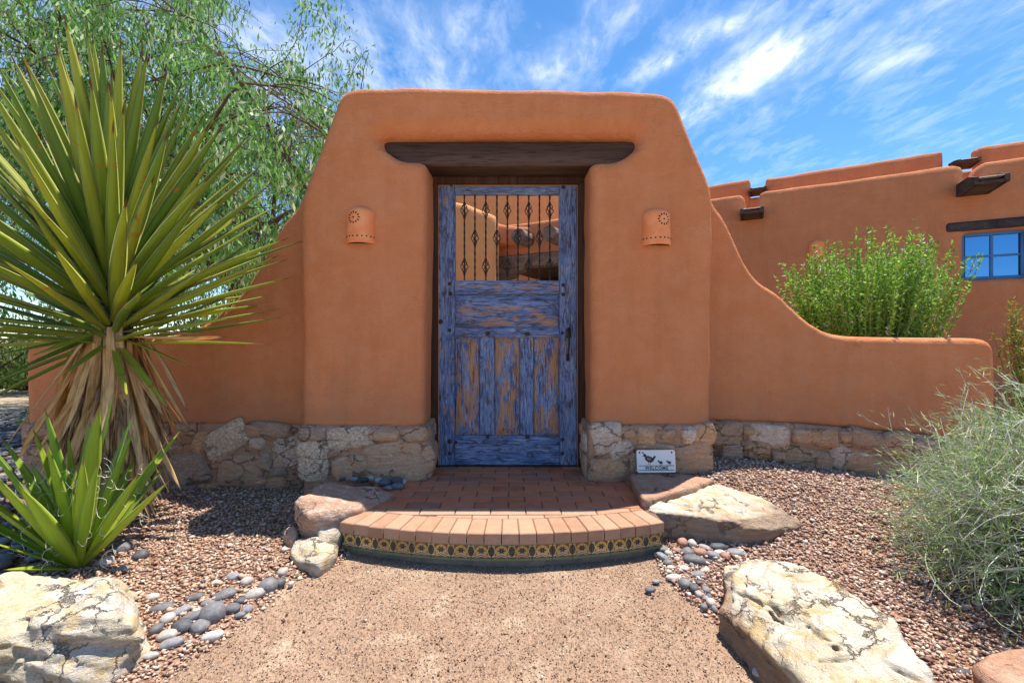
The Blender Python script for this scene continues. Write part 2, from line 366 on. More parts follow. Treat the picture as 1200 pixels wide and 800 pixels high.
def tintmat(name, rough=0.85, bump=None, gain=1.0, trans=False, spec=0.25, noise_amt=0.25, scale=60):
    m, t = new_mat(name); c = t.n('ShaderNodeVertexColor', layer_name='tint').outputs[0]
    n = t.noise(pos(t), scale, 3, 0.6)
    f = t.math('ADD', t.math('MULTIPLY', n, noise_amt*2), 1-noise_amt)
    c = t.n('ShaderNodeHueSaturation', {'Color': c, 'Value': f, 'Saturation': 1.0, 'Hue': 0.5}).outputs[0]
    finish(t, c, rough, n if bump else None, 0.4, bump or 0.01, spec, trans=c if trans else None); return m
CHIP = tintmat('gravel_chips', 0.92, None, spec=0.06)
FOL = tintmat('small_leaves', 0.55, None, trans=True, noise_amt=0.1)
BARK = tintmat('bark_and_stems', 0.9, 0.005, noise_amt=0.35)

# decomposed-granite path
m, t = new_mat('path_grit'); p = pos(t)
a = t.noise(p, 1.3, 5, 0.65); b = t.noise(p, 5, 6, 0.7); v = t.n('ShaderNodeTexVoronoi', {'Vector': p, 'Scale': 120.0, 'Randomness': 1.0})
g = t.noise(p, 170, 3, 0.7)
c = t.mix(t.ramp(a, [(0.35, 0), (0.65, 1)]), (0.35, 0.235, 0.16), (0.42, 0.29, 0.205))
c = t.mix(t.math('MULTIPLY', t.ramp(b, [(0.52, 0), (0.7, 1)]), 0.75), c, (0.56, 0.45, 0.32))
c = t.mix(0.42, c, t.mix(1.0, c, t.ramp(t.n('ShaderNodeSeparateColor', {0: v.outputs['Color']}).outputs[0], [(0.0, (0.32, 0.24, 0.2)), (0.45, (0.9, 0.82, 0.76)), (1.0, (1.25, 1.2, 1.15))]), 'MULTIPLY'))
c = t.mix(t.math('MULTIPLY', t.ramp(g, [(0.34, 1), (0.48, 0)]), 0.5), c, (0.2, 0.11, 0.07))
finish(t, c, 0.95, t.math('ADD', g, v.outputs['Distance']), 0.9, 0.006, 0.1); PATH = m
m, t = new_mat('gravel_bed_soil'); p = pos(t)
v = t.n('ShaderNodeTexVoronoi', {'Vector': p, 'Scale': 75.0, 'Randomness': 1.0})
c = t.ramp(t.n('ShaderNodeSeparateColor', {0: v.outputs['Color']}).outputs[0], [(0.0, (0.16, 0.08, 0.05)), (0.5, (0.30, 0.17, 0.11)), (1.0, (0.44, 0.30, 0.22))])
finish(t, c, 0.95, v.outputs['Distance'], 0.9, 0.01, 0.1); BED = m
m, t = new_mat('desert_sand'); p = pos(t)
c = t.mix(t.ramp(t.noise(p, 0.6, 6, 0.7), [(0.4, 0), (0.6, 1)]), (0.42, 0.32, 0.22), (0.52, 0.42, 0.30))
c = t.mix(t.math('MULTIPLY', t.ramp(t.noise(t.mapping(p, sc=(1, 3, 1)), 1.4, 6, 0.7), [(0.52, 0), (0.6, 1)]), 0.6), c, (0.24, 0.18, 0.09))
finish(t, c, 0.95, t.noise(p, 12, 6, 0.7), 0.8, 0.05, 0.1); SAND = m

def brick_mat(name, c1, c2, c3):
    m, t = new_mat(name); p = pos(t); r = rnd(t)
    c = t.ramp(r, [(0.0, c1), (0.55, c2), (0.85, c2), (1.0, c3)])
    c = t.mix(t.math('MULTIPLY', t.ramp(t.noise(p, 14, 5, 0.65), [(0.42, 0), (0.7, 1)]), 0.4), c, tuple(x*1.35 for x in c2))
    c = t.mix(t.math('MULTIPLY', t.ramp(t.noise(p, 5, 6, 0.75, 0.5), [(0.52, 0), (0.66, 1)]), 0.45), c, (0.34, 0.24, 0.18))
    c = t.mix(t.math('MULTIPLY', t.ramp(t.noise(p, 120, 3, 0.7), [(0.3, 1), (0.46, 0)]), 0.35), c, tuple(x*0.45 for x in c1))
    finish(t, c, 0.92, t.noise(p, 110, 4, 0.6), 0.3, 0.004, 0.06); return m
BRK = brick_mat('paving_brick', (0.42, 0.14, 0.07), (0.56, 0.20, 0.10), (0.27, 0.14, 0.11))
BRE_SUNLIT = brick_mat('sunlit_edge_brick', (0.33, 0.18, 0.11), (0.43, 0.26, 0.17), (0.47, 0.29, 0.20))  # edge brick; its paleness holds sunlight, and sunlit field rows use it
m, t = new_mat('brick_grout'); finish(t, t.mix(t.noise(pos(t), 40, 4), (0.14, 0.07, 0.045), (0.22, 0.13, 0.09)), 0.95); GROUT = m
m, t = new_mat('step_concrete'); p = pos(t)
finish(t, t.mix(t.ramp(t.noise(p, 12, 5, 0.65), [(0.4, 0), (0.62, 1)]), (0.17, 0.14, 0.11), (0.28, 0.20, 0.15)), 0.95, t.noise(p, 60, 4), 0.5, 0.01); CONC = m
m, t = new_mat('glazed_tile_print'); 
c = t.n('ShaderNodeHueSaturation', {'Color': t.n('ShaderNodeVertexColor', layer_name='tint').outputs[0], 'Value': t.math('ADD', t.math('MULTIPLY', rnd(t), 0.6), 0.7), 'Saturation': 1.0, 'Hue': 0.5}).outputs[0]
c = t.mix(t.math('MULTIPLY', t.ramp(t.noise(pos(t), 35, 5, 0.7), [(0.5, 0), (0.68, 1)]), 0.5), c, (0.22, 0.16, 0.11))
finish(t, c, 0.25, spec=0.5); TILE = m
m, t = new_mat('green_glaze'); finish(t, t.mix(t.noise(pos(t), 30, 3), (0.10, 0.16, 0.08), (0.16, 0.21, 0.11)), 0.3, spec=0.5); GLZ = m

def woodpaint(name, axis, orange=0.5):
    m, t = new_mat(name); p = pos(t); r = rnd(t)
    off = t.n('ShaderNodeCombineXYZ', {0: t.math('MULTIPLY', r, 11.0), 1: t.math('MULTIPLY', r, 5.0), 2: t.math('MULTIPLY', r, 17.0)}).outputs[0]
    q = t.n('ShaderNodeVectorMath', {0: p, 1: off}, operation='ADD').outputs[0]
    sc = (1, 1, 0.055) if axis == 'z' else (0.055, 1, 1)
    mp = t.mapping(q, sc=sc); mp2 = t.mapping(q, sc=(1, 1, 0.28) if axis == 'z' else (0.28, 1, 1))
    gr = t.noise(mp, 110, 5, 0.75, 0.3); lg = t.noise(mp2, 14, 5, 0.65, 0.5); fine = t.noise(mp, 240, 3, 0.6)
    c = t.mix(t.ramp(t.noise(mp2, 9, 4, 0.6), [(0.35, 0), (0.65, 1)]), (0.075, 0.145, 0.36), (0.21, 0.29, 0.50))
    c = t.mix(t.math('MULTIPLY', t.ramp(fine, [(0.48, 0), (0.66, 1)]), 0.65), c, (0.55, 0.60, 0.74))
    wr = t.noise(mp2, 26, 6, 0.75, 1.2)
    c = t.mix(t.math('MULTIPLY', t.ramp(wr, [(0.50, 0), (0.59, 1)]), 0.75), c, (0.085, 0.06, 0.07))
    k = t.ramp(t.math('ADD', lg, t.math('MULTIPLY', gr, 0.35)), [(0.76-orange*0.12, 0), (0.84-orange*0.12, 1)])
    c = t.mix(t.math('MULTIPLY', k, 0.85), c, t.mix(fine, (0.34, 0.16, 0.075), (0.74, 0.38, 0.15)))
    c = t.mix(t.ramp(gr, [(0.36, 0.92), (0.47, 0)]), c, (0.028, 0.026, 0.04))
    h = t.math('ADD', gr, t.math('MULTIPLY', lg, 0.3))
    finish(t, c, 0.8, h, 1.0, 0.014, 0.2); return m
WV = woodpaint('worn_blue_wood_upright', 'z', -0.1); WH = woodpaint('worn_blue_wood_across', 'x', 0.2); WO = woodpaint('worn_blue_panel_wood', 'z', 0.95)
WHB = woodpaint('worn_blue_bottom_board', 'x', -0.6)
def darkwood(name, c1, c2, axis='x'):
    m, t = new_mat(name); p = pos(t)
    mp = t.mapping(p, sc=(0.07, 1, 1) if axis == 'x' else (1, 1, 0.07)); g = t.noise(mp, 70, 5, 0.7, 0.4); b = t.noise(mp, 9, 4, 0.6, 1.0)
    c = t.mix(t.ramp(b, [(0.38, 0), (0.66, 1)]), c1, c2); c = t.mix(t.ramp(g, [(0.35, 0.8), (0.5, 0)]), c, tuple(x*0.3 for x in c1))
    finish(t, c, 0.75, g, 0.6, 0.008, 0.25); return m
BEAM = darkwood('dark_beam_wood', (0.055, 0.030, 0.020), (0.115, 0.062, 0.045)); POST = darkwood('dark_post_wood', (0.045, 0.020, 0.012), (0.085, 0.040, 0.022), 'z')
CANW = darkwood('weathered_canal_wood', (0.05, 0.03, 0.024), (0.11, 0.075, 0.06)); LINT = darkwood('window_lintel_wood', (0.035, 0.028, 0.032), (0.08, 0.06, 0.06))
VIGA = darkwood('viga_log_wood', (0.14, 0.09, 0.07), (0.28, 0.2, 0.16))
m, t = new_mat('orange_stop_strip'); finish(t, (0.42, 0.16, 0.06), 0.8); STOP = m
m, t = new_mat('wrought_iron'); finish(t, t.mix(t.noise(pos(t), 80, 3), (0.012, 0.011, 0.010), (0.045, 0.03, 0.022)), 0.5, spec=0.5, metal=0.3); IRON = m
m, t = new_mat('clavo_iron'); finish(t, t.mix(t.noise(pos(t), 60, 3), (0.015, 0.012, 0.012), (0.05, 0.025, 0.016)), 0.55, spec=0.5); CLAV = m
m, t = new_mat('terracotta'); p = pos(t); finish(t, t.mix(t.ramp(t.noise(p, 14, 4), [(0.4, 0), (0.65, 1)]), (0.84, 0.25, 0.08), (0.88, 0.33, 0.13)), 0.5, t.noise(p, 120, 3), 0.2, 0.003, 0.35); TERR = m
m, t = new_mat('hole_black'); finish(t, (0.008, 0.006, 0.005), 0.9, spec=0.0); HOLE = m
m, t = new_mat('sign_enamel'); finish(t, t.mix(t.noise(pos(t), 50, 3), (0.72, 0.70, 0.70), (0.80, 0.78, 0.78)), 0.45); SIGN = m
m, t = new_mat('sign_ink'); finish(t, (0.035, 0.03, 0.035), 0.6); INK = m
m, t = new_mat('sign_ink_grey'); finish(t, (0.20, 0.16, 0.18), 0.6); INK2 = m
m, t = new_mat('window_blue_paint'); finish(t, t.mix(t.noise(pos(t), 20, 3), (0.045, 0.15, 0.36), (0.06, 0.19, 0.42)), 0.5); WBLUE = m
m, t = new_mat('window_glass_sky_blue'); finish(t, (0.10, 0.27, 0.50), 0.04, spec=0.5, metal=0.9); GLASS = m  # blue of the reflected sky put into the pane colour
m, t = new_mat('dark_room'); finish(t, (0.015, 0.012, 0.010), 0.9); DARK = m

def leafmat(name, lo, hi, edge, tip, rough=0.42, spots=True):
    m, t = new_mat(name); c4 = t.n('ShaderNodeVertexColor', layer_name='tint').outputs[0]
    s = t.n('ShaderNodeSeparateColor', {0: c4}); along, across = s.outputs[0], s.outputs[1]; r = rnd(t); p = oco(t); pw = pos(t)
    c = t.mix(t.math('MULTIPLY', t.ramp(along, [(0.0, 1), (0.35, 0)]), 0.6), t.mix(r, lo, hi), tuple(x*1.3 for x in hi))
    c = t.mix(t.math('MULTIPLY', t.ramp(t.noise(t.mapping(p, sc=(70, 70, 3)), 1.0, 4), [(0.4, 0), (0.65, 1)]), 0.3), c, tuple(x*0.6 for x in lo))
    c = t.mix(t.ramp(across, [(0.86, 0), (0.95, 0.8)]), c, edge)
    if spots:
        k = t.math('MULTIPLY', t.ramp(t.noise(pw, 13, 3, 0.6), [(0.64, 0), (0.68, 1)]), t.ramp(along, [(0.35, 0), (0.7, 1)]))
        c = t.mix(k, c, (0.50, 0.17, 0.03))
    k2 = t.ramp(t.math('ADD', along, t.math('MULTIPLY', t.math('SUBTRACT', t.noise(pw, 40, 3), 0.5), 0.06)), [(0.93, 0), (0.955, 1)])
    c = t.mix(k2, c, tip)
    finish(t, c, rough, spec=0.4, trans=t.mix(0.5, c, (0.42, 0.52, 0.04))); return m
YUC = leafmat('yucca_leaf', (0.13, 0.24, 0.03), (0.50, 0.50, 0.05), (0.70, 0.64, 0.26), (0.13, 0.035, 0.018))
YUS = leafmat('young_yucca_leaf', (0.16, 0.36, 0.03), (0.52, 0.58, 0.05), (0.6, 0.6, 0.2), (0.30, 0.22, 0.08), spots=False)
m, t = new_mat('dead_yucca_leaf'); p = oco(t); r = rnd(t)
c = t.mix(r, (0.82, 0.48, 0.17), (0.92, 0.70, 0.38)); c = t.mix(t.ramp(t.noise(t.mapping(p, sc=(60, 60, 5)), 1.0, 4), [(0.45, 0), (0.7, 0.7)]), c, (0.28, 0.13, 0.045))
along = t.n('ShaderNodeSeparateColor', {0: t.n('ShaderNodeVertexColor', layer_name='tint').outputs[0]}).outputs[0]
c = t.mix(t.ramp(along, [(0.9, 0), (0.97, 0.9)]), c, (0.12, 0.07, 0.04)); finish(t, c, 0.75, spec=0.15, trans=c); DEAD = m

# ------------------------------------------------------------------ the lie of the land
GZ0 = -0.03
def H(x, y):
    x = np.asarray(x, float); y = np.asarray(y, float)
    P = np.c_[x.ravel(), y.ravel(), np.zeros(x.size)]
    h = GZ0+0.010*fbm(P, 0.9, 3, 4).reshape(x.shape)
    bank = 0.235*sstep(2.25, 3.35, y)*sstep(0.75, 0.95, x)*(1-0.62*sstep(1.5, 3.0, x))
    h = h+bank+0.02*sstep(1.0, 1.5, x)*sstep(1.5, 2.1, y)+0.10*sstep(1.7, 2.6, x)*(1-sstep(2.3, 3.0, y))
    h = h+0.03*sstep(-1.0, -1.5, x)*sstep(1.4, 2.0, y)*(1-sstep(3.6, 5, y))
    return h+0.02*fbm(P, 0.15, 3, 9).reshape(x.shape)*sstep(6, 14, np.hypot(x, y))
def h1(x, y): return float(H(np.array([x]), np.array([y]))[0])
def sheet(name, xs, ys, hf, mat):
    X, Y = np.meshgrid(xs, ys, indexing='ij'); Z = hf(X, Y); n, mm = X.shape
    V_ = np.c_[X.ravel(), Y.ravel(), Z.ravel()]; i = np.arange(n*mm).reshape(n, mm)
    Q = np.stack([i[:-1, :-1], i[1:, :-1], i[1:, 1:], i[:-1, 1:]], -1).reshape(-1, 4)
    return tag(obj(name, V_, Q, mat, None, True, origin=(0, 0, 0)), kind='structure')
def spread(a, b, far, n=14):
    k = np.geomspace(0.15, far, n); return k
def axis(lo, hi, step, far):
    a = np.arange(lo, hi+1e-6, step); g = np.cumsum(np.geomspace(step*1.5, far*0.35, 16)); g = g[g < far*1.6]
    return np.r_[(lo-g)[::-1], a, hi+g]
sheet('ground', axis(-9, 9, 0.2, 420), axis(-3, 12, 0.2, 420), lambda X, Y: H(X, Y)-0.03-0.05*sstep(0, 1, 1.0*((np.abs(X) < 4.5) & (Y < 5))), SAND)
sheet('path', np.arange(-2.6, 2.3, 0.045), np.arange(-0.6, 3.6, 0.045),
      lambda X, Y: H(X, Y)+0.004*fbm(np.c_[X.ravel(), Y.ravel(), 0*X.ravel()], 9, 3, 2).reshape(X.shape), PATH)
def U2(*a): return [up(x, y, 0)[:2] for x, y in a]
BL = U2((404, 652), (372, 668), (342, 674), (330, 692), (300, 712), (262, 742), (225, 765), (190, 790), (120, 830))+[(-1.9, 1.0), (-4.8, 1.0), (-6.5, 3.0), (-6.5, 5.2), (-3.95, 5.2), (-3.95, 3.6), (-0.9, 3.6), (-0.88, 2.7)]
BR = U2((770, 640), (775, 665), (800, 690), (828, 712), (850, 735), (900, 775), (945, 812))+[(1.15, 1.0), (6.0, 1.0), (6.0, 4.6), (3.95, 4.6), (3.9, 3.6), (0.86, 3.6), (0.84, 2.6)]
def bed(name, poly):
    x = [p[0] for p in poly]; y = [p[1] for p in poly]
    def hf(X, Y):
        d = poly_sdf(np.c_[X.ravel(), Y.ravel()], poly).reshape(X.shape)
        return H(X, Y)+np.clip(0.014*(-d)/0.06, -0.05, 0.014)+0.006*fbm(np.c_[X.ravel(), Y.ravel(), 0*X.ravel()], 5, 2, 6).reshape(X.shape)
    return sheet(name, np.arange(min(x)-0.1, max(x)+0.1, 0.05), np.arange(min(y)-0.1, max(y)+0.1, 0.05), hf, BED), hf
bl, HL = bed('gravel_bed', BL); br, HR = bed('gravel_bed', BR)

def chips(name, pts, z, size, cols, flatness=0.5, label=None, seed=0, sub=0.25):
    """thousands of loose angular stones in one mesh"""
    rs = np.random.RandomState(seed); n = len(pts)
    B = np.array([(1, 0, 0), (-1, 0, 0), (0, 1, 0), (0, -1, 0), (0, 0, 1), (0, 0, -1)], float)
    F = np.array([(0, 2, 4), (2, 1, 4), (1, 3, 4), (3, 0, 4), (2, 0, 5), (1, 2, 5), (3, 1, 5), (0, 3, 5)])
    Vv = B[None]*(0.6+0.7*rs.rand(n, 6, 1))+0.25*rs.randn(n, 6, 3)*np.array([1, 1, .6])
    Vv *= np.array([1, 0.75, flatness]); a = rs.rand(n)*2*PI; ti = rs.randn(n)*0.35
    ca, sa, ct, st_ = np.cos(a), np.sin(a), np.cos(ti), np.sin(ti)
    x, y, zz = Vv[..., 0].copy(), Vv[..., 1].copy(), Vv[..., 2].copy()
    y2 = y*ct[:, None]-zz*st_[:, None]; z2 = y*st_[:, None]+zz*ct[:, None]
    Vv[..., 0] = x*ca[:, None]-y2*sa[:, None]; Vv[..., 1] = x*sa[:, None]+y2*ca[:, None]; Vv[..., 2] = z2
    s = size(rs, n)/2; Vv *= s[:, None, None]
    Vv += np.c_[pts, z+s*sub+rs.rand(n)*s*0.5][:, None, :]
    Fs = (F[None]+np.arange(n)[:, None, None]*6).reshape(-1, 3)
    o = obj(name, Vv.reshape(-1, 3), Fs, CHIP, None, False, origin=(0, 0, 0))
    cc = np.array(cols)[rs.randint(0, len(cols), n)]*(0.75+0.5*rs.rand(n, 1))
    at_ = o.data.color_attributes.new('tint', 'FLOAT_COLOR', 'POINT')
    at_.data.foreach_set('color', np.c_[np.repeat(cc, 6, 0), np.ones(n*6)].astype(np.float32).ravel())
    return tag(o, label, 'gravel', kind='stuff')
def scatter(poly, n, dens=None, seed=0):
    rs = np.random.RandomState(seed); x = [p[0] for p in poly]; y = [p[1] for p in poly]
    P = np.c_[rs.uniform(min(x), max(x), n), rs.uniform(min(y), max(y), n)]
    k = poly_sdf(P, poly) < 0.01
    if dens is not None: k &= rs.rand(n) < dens(P)
    return P[k]
def vis(P):   # nothing to strew where nobody could stand in front of it
    return ((P[:, 1] > 1.25) & (np.abs(P[:, 0]) < P[:, 1]*1.35+0.5)).astype(float)
RED = [(0.46, 0.29, 0.20), (0.52, 0.35, 0.25), (0.36, 0.21, 0.15), (0.58, 0.43, 0.32), (0.64, 0.52, 0.42), (0.28, 0.16, 0.11), (0.50, 0.32, 0.22)]
RED2 = [(0.43, 0.28, 0.21), (0.50, 0.34, 0.26), (0.36, 0.21, 0.16), (0.56, 0.42, 0.33), (0.62, 0.50, 0.40), (0.28, 0.16, 0.12)]
Pl = scatter(BL, 150000, lambda P: vis(P)*((P[:, 0] > -2.35) | (P[:, 1] > 2.45) & (P[:, 0] > -3.2)), 1)
chips('gravel', Pl, HL(Pl[:, 0], Pl[:, 1]), lambda r, n: 0.009+0.016*r.rand(n)+0.016*(r.rand(n) > 0.93), RED, 0.5, 'tan and red crushed gravel spread in the left bed', 1)
Pr = scatter(BR, 120000, lambda P: vis(P), 2)
chips('gravel', Pr, HR(Pr[:, 0], Pr[:, 1]), lambda r, n: 0.009+0.017*r.rand(n)+0.016*(r.rand(n) > 0.93), RED2, 0.5, 'purplish red crushed gravel spread in the right bed', 2)
GP = [(-1.9, 1.15), (-1.2, 1.6), (-1.05, 2.2), (-0.9, 2.42), (0.8, 2.42), (0.85, 1.9), (1.1, 1.4), (1.3, 1.15)]
Pg = scatter(GP, 42000, None, 3)
chips('grit', Pg, H(Pg[:, 0], Pg[:, 1])+0.002, lambda r, n: 0.003+0.006*r.rand(n)**2+0.008*(r.rand(n) > 0.985), [(0.40, 0.26, 0.17), (0.28, 0.16, 0.10), (0.48, 0.36, 0.26), (0.16, 0.08, 0.055), (0.60, 0.50, 0.40), (0.42, 0.28, 0.18), (0.20, 0.11, 0.08)], 0.6, 'fine sandy grit lying loose on the path', 3, 0.1)

def pebshape(seed, nu=10, nv=7):
    rs = np.random.RandomState(seed); V_ = [(0, 0, 1)]
    for i in range(1, nv):
        ph = PI*i/nv
        for j in range(nu):
            th = 2*PI*j/nu; V_.append((math.sin(ph)*math.cos(th), math.sin(ph)*math.sin(th), math.cos(ph)))
    V_.append((0, 0, -1)); V_ = np.array(V_)
    V_ = np.sign(V_)*np.abs(V_)**0.85; V_ *= (1+0.22*vn(V_, 1.3, seed)[:, None])
    F = [[0, 1+j, 1+(j+1) % nu] for j in range(nu)]
    for i in range(nv-2):
        for j in range(nu): a = 1+i*nu+j; b = 1+i*nu+(j+1) % nu; F.append([a, a+nu, b+nu, b])
    last = len(V_)-1; o_ = 1+(nv-2)*nu
    F += [[last, o_+(j+1) % nu, o_+j] for j in range(nu)]
    return V_, F
PEB = [pebshape(i) for i in range(6)]
PEBL = [pebshape(i+20, 7, 4) for i in range(6)]
# far grey river-stone bed on the left: nobody could count it
mb = MB(); rs = np.random.RandomState(5)
POLY_P = [(-2.36, 2.0), (-2.45, 2.5), (-3.3, 3.0), (-3.9, 3.3), (-3.95, 5.4), (-7.5, 7.0), (-9, 7.0), (-9, 3), (-3.2, 1.6)]
PP = scatter(POLY_P, 9000, lambda P: (P[:, 0] > -P[:, 1]*1.3-0.3)*1.0, 6)
PCOL = [(0.17, 0.17, 0.18), (0.11, 0.11, 0.125), (0.24, 0.23, 0.235), (0.30, 0.28, 0.27), (0.20, 0.17, 0.16), (0.14, 0.145, 0.16)]
VV = []; FF = []; CC = []; off = 0
for k, (x, y) in enumerate(PP):
    v, f = PEBL[k % 6]; s = rs.uniform(0.022, 0.042); a = rs.rand()*6.28
    q = v*np.array([1.3, 0.85, 0.5])*s; c_, s_ = math.cos(a), math.sin(a)
    q = np.c_[q[:, 0]*c_-q[:, 1]*s_, q[:, 0]*s_+q[:, 1]*c_, q[:, 2]]+np.array([x, y, 0]); VV.append(q); FF += [[i+off for i in g_] for g_ in f]; off += len(q)
    CC.append(np.tile(np.array(PCOL[rs.randint(6)])*rs.uniform(0.7, 1.3), (len(q), 1)))
zz = H(PP[:, 0], PP[:, 1])
for q, z_ in zip(VV, zz): q[:, 2] += z_+0.028+rs.rand()*0.014
o = obj('river_stones', np.concatenate(VV), FF, CHIP, None, True, origin=(0, 0, 0))
a_ = o.data.color_attributes.new('tint', 'FLOAT_COLOR', 'POINT'); C_ = np.concatenate(CC); a_.data.foreach_set('color', np.c_[C_, np.ones(len(C_))].astype(np.float32).ravel())
tag(o, 'mass of smooth grey river stones at the left edge', 'river stones', kind='stuff')

# ------------------------------------------------------------------ the gateway
GY = 3.2
gate = empty('adobe_gateway', (0, GY+0.25, 0), 'tall orange adobe gateway with rounded shoulders around the blue gate', 'gateway')
def P2(pts, Y): return [((x-600)/FPX*Y, CZ-(y-398)*Y/FPX) for x, y in pts]
outl = P2(chaikin([(351, 505), (352, 400), (351, 300), (350, 240), (357, 214), (374, 174), (390, 128), (398, 108), (412, 101), (440, 100), (600, 101), (765, 106), (784, 109), (795, 118), (804, 142), (820, 182), (834, 213), (837, 232), (837, 300), (836, 400), (834, 505)], 2), GY)
BX0, BX1, BZ0, BZ1 = -0.912, 0.872, 2.388, 2.556
OX0, OX1, OZ = -0.612, 0.553, 2.405
def cutg(X, Y, Z, d):
    qx = np.abs(X-(OX0+OX1)/2)-(OX1-OX0)/2; qz = Z-OZ
    o_ = np.minimum(np.maximum(qx, qz), 0)+np.sqrt(np.maximum(qx, 0)**2+np.maximum(qz, 0)**2)
    d = smax(d, -o_, 0.07)
    rr = 0.02; cx = (BX0+BX1)/2; cz = (BZ0+BZ1)/2
    fl = 0.075*np.exp(-np.clip(Y-GY, 0, 9)/0.045)
    u_ = np.clip((np.abs(X-cx)-(BX1-BX0)/2+0.20)/0.20, 0, 1.3)
    zlo = BZ0+0.012+0.095*u_**2.2; zhi = BZ1+0.004-0.03*np.clip(u_-0.55, 0, 1)**1.5
    qx = np.abs(X-cx)-(BX1-BX0)/2+rr; qz = np.maximum(Z-zhi, zlo-Z)+rr
    s_ = np.minimum(np.maximum(qx, qz), 0)+np.sqrt(np.maximum(qx, 0)**2+np.maximum(qz, 0)**2)-rr-fl*np.where(Z > cz, 1.25, 0.45)
    s_ = np.maximum(s_, Y-(GY+0.42))
    return smax(d, -s_, 0.05)
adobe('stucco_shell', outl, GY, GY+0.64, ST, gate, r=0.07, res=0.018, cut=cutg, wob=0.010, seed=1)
b = hullm(boxpts(BX0-0.05, BX1+0.05, GY+0.085, GY+0.38, BZ0, BZ1, 0.012)); obj('lintel_beam', b[0], b[1], BEAM, gate)
box('door_frame_head', (OX0-0.04, OX1+0.04, GY+0.30, GY+0.47, 2.330, 2.386), POST, gate)
for x0, x1 in ((-0.70, -0.574), (0.512, 0.64)): box('door_post', (x0, x1, GY+0.285, GY+0.46, 0.152, 2.3285), POST, gate)
for x0, x1 in ((-0.5735, -0.567), (0.505, 0.5115)): box('stop_strip', (x0, x1, GY+0.325, GY+0.345, 0.152, 2.328), STOP, gate, 0.001)
box('stop_strip', (-0.567, 0.505, GY+0.325, GY+0.345, 2.320, 2.3285), STOP, gate, 0.001)

def stone(parent, px, py, w_, h_, mat, Y, rot=0.0, depth=0.16, out=0.028, e=0.75, seed=0, nu=16, nv=10, X=None, Zc=None, name='stone'):
    sc = Y/FPX; c = (px-600)*sc if X is None else X; z = CZ-(py-398)*sc if Zc is None else Zc
    V_, F = pebshape(seed % 97+100, nu, nv); V_ = V_.copy()
    n0 = V_/np.linalg.norm(V_, axis=1)[:, None]
    V_ = np.sign(V_)*np.abs(V_)**e; V_ = V_*(1+0.10*vn(n0, 2.3, seed)[:, None]+0.07*vn(n0, 5, seed+3)[:, None]+0.035*vn(n0, 11, seed+4)[:, None])
    V_ = V_[:, [0, 2, 1]]*np.array([w_*sc/2*1.13, depth/2, h_*sc/2*1.16]); F = [f[::-1] for f in F]
    a = math.radians(rot); V_ = np.c_[V_[:, 0]*math.cos(a)-V_[:, 2]*math.sin(a), V_[:, 1], V_[:, 0]*math.sin(a)+V_[:, 2]*math.cos(a)]
    V_ += np.array([c, Y+depth/2-out, z])
    return obj(name, V_, F, mat, parent, True)
# stone bases of the two pillars
def base_block(parent, x0, x1, y0, y1, z0, ztop, seed=0, name='mortar_base'):
    poly = [(x0, z0), (x1, z0)]+[(x1+(x0-x1)*i/6, ztop(x1+(x0-x1)*i/6)) for i in range(7)]
    return adobe(name, poly, y0, y1, R_MORT, parent, r=0.025, res=0.02, wob=0.014, seed=seed)
ft = CZ-(499-398)*3.17/FPX
base_block(gate, -1.478, -0.592, GY-0.022, GY+0.655, -0.2, lambda x: ft, 3)
base_block(gate, 0.533, 1.398, GY-0.022, GY+0.655, -0.2, lambda x: ft, 4)
SB = GY-0.022
for i, (x, y, w_, h_, m_, r_) in enumerate([
    (366, 509, 30, 15, R_GREY, 2), (411, 514, 54, 24, R_SPK, 4), (366, 541, 36, 46, R_SPK, 4), (402, 549, 22, 24, R_ROSE, 10), (463, 542, 76, 46, R_ROSE, 8),
    (452, 510, 34, 13, R_ROSE, -6), (484, 510, 32, 18, R_ROSE, 3), (421, 544, 20, 24, R_ROSE, 20), (390, 530, 16, 10, R_PINK, 30), (440, 526, 34, 9, R_ROSE, 12),
    (711, 514, 34, 34, R_WHITE, 8), (728, 527, 27, 15, R_WHITE, 32), (717, 551, 40, 28, R_OCHRE, 0), (757, 515, 22, 25, R_OCHRE, 0), (784, 508, 21, 10, R_OLIVE, 4),
    (806, 510, 15, 18, R_WHITE, 0), (826, 508, 24, 22, R_OCHRE, 4), (813, 539, 46, 42, R_ROSE, 4), (736, 506, 16, 13, R_ROSE, 10), (775, 527, 34, 14, R_ROSE, -4), (745, 543, 14, 24, R_GREY, 0)]):
    stone(gate, x, y, w_, h_, m_, SB, r_, 0.20, 0.026, 0.50, i+1, nu=22, nv=14)
for sx, X_ in ((1, -0.60), (-1, 0.541)):      # stones turning the corner into the opening
    for k, (z_, hh, yy) in enumerate(((0.22, 0.17, 0.12), (0.38, 0.15, 0.14), (0.27, 0.22, 0.36), (0.45, 0.10, 0.36))):
        V_, F = pebshape(200+k, 14, 9); V_ = np.sign(V_)*np.abs(V_)**0.6*np.array([0.05, 0.115, hh/2])*(1+0.06*vn(V_, 3, k)[:, None])
        obj('stone', V_+np.array([X_-0.022*sx, GY+yy, z_]), F, [R_ROSE, R_WHITE, R_GREY, R_OCHRE][(k+(sx > 0)) % 4], gate, True)

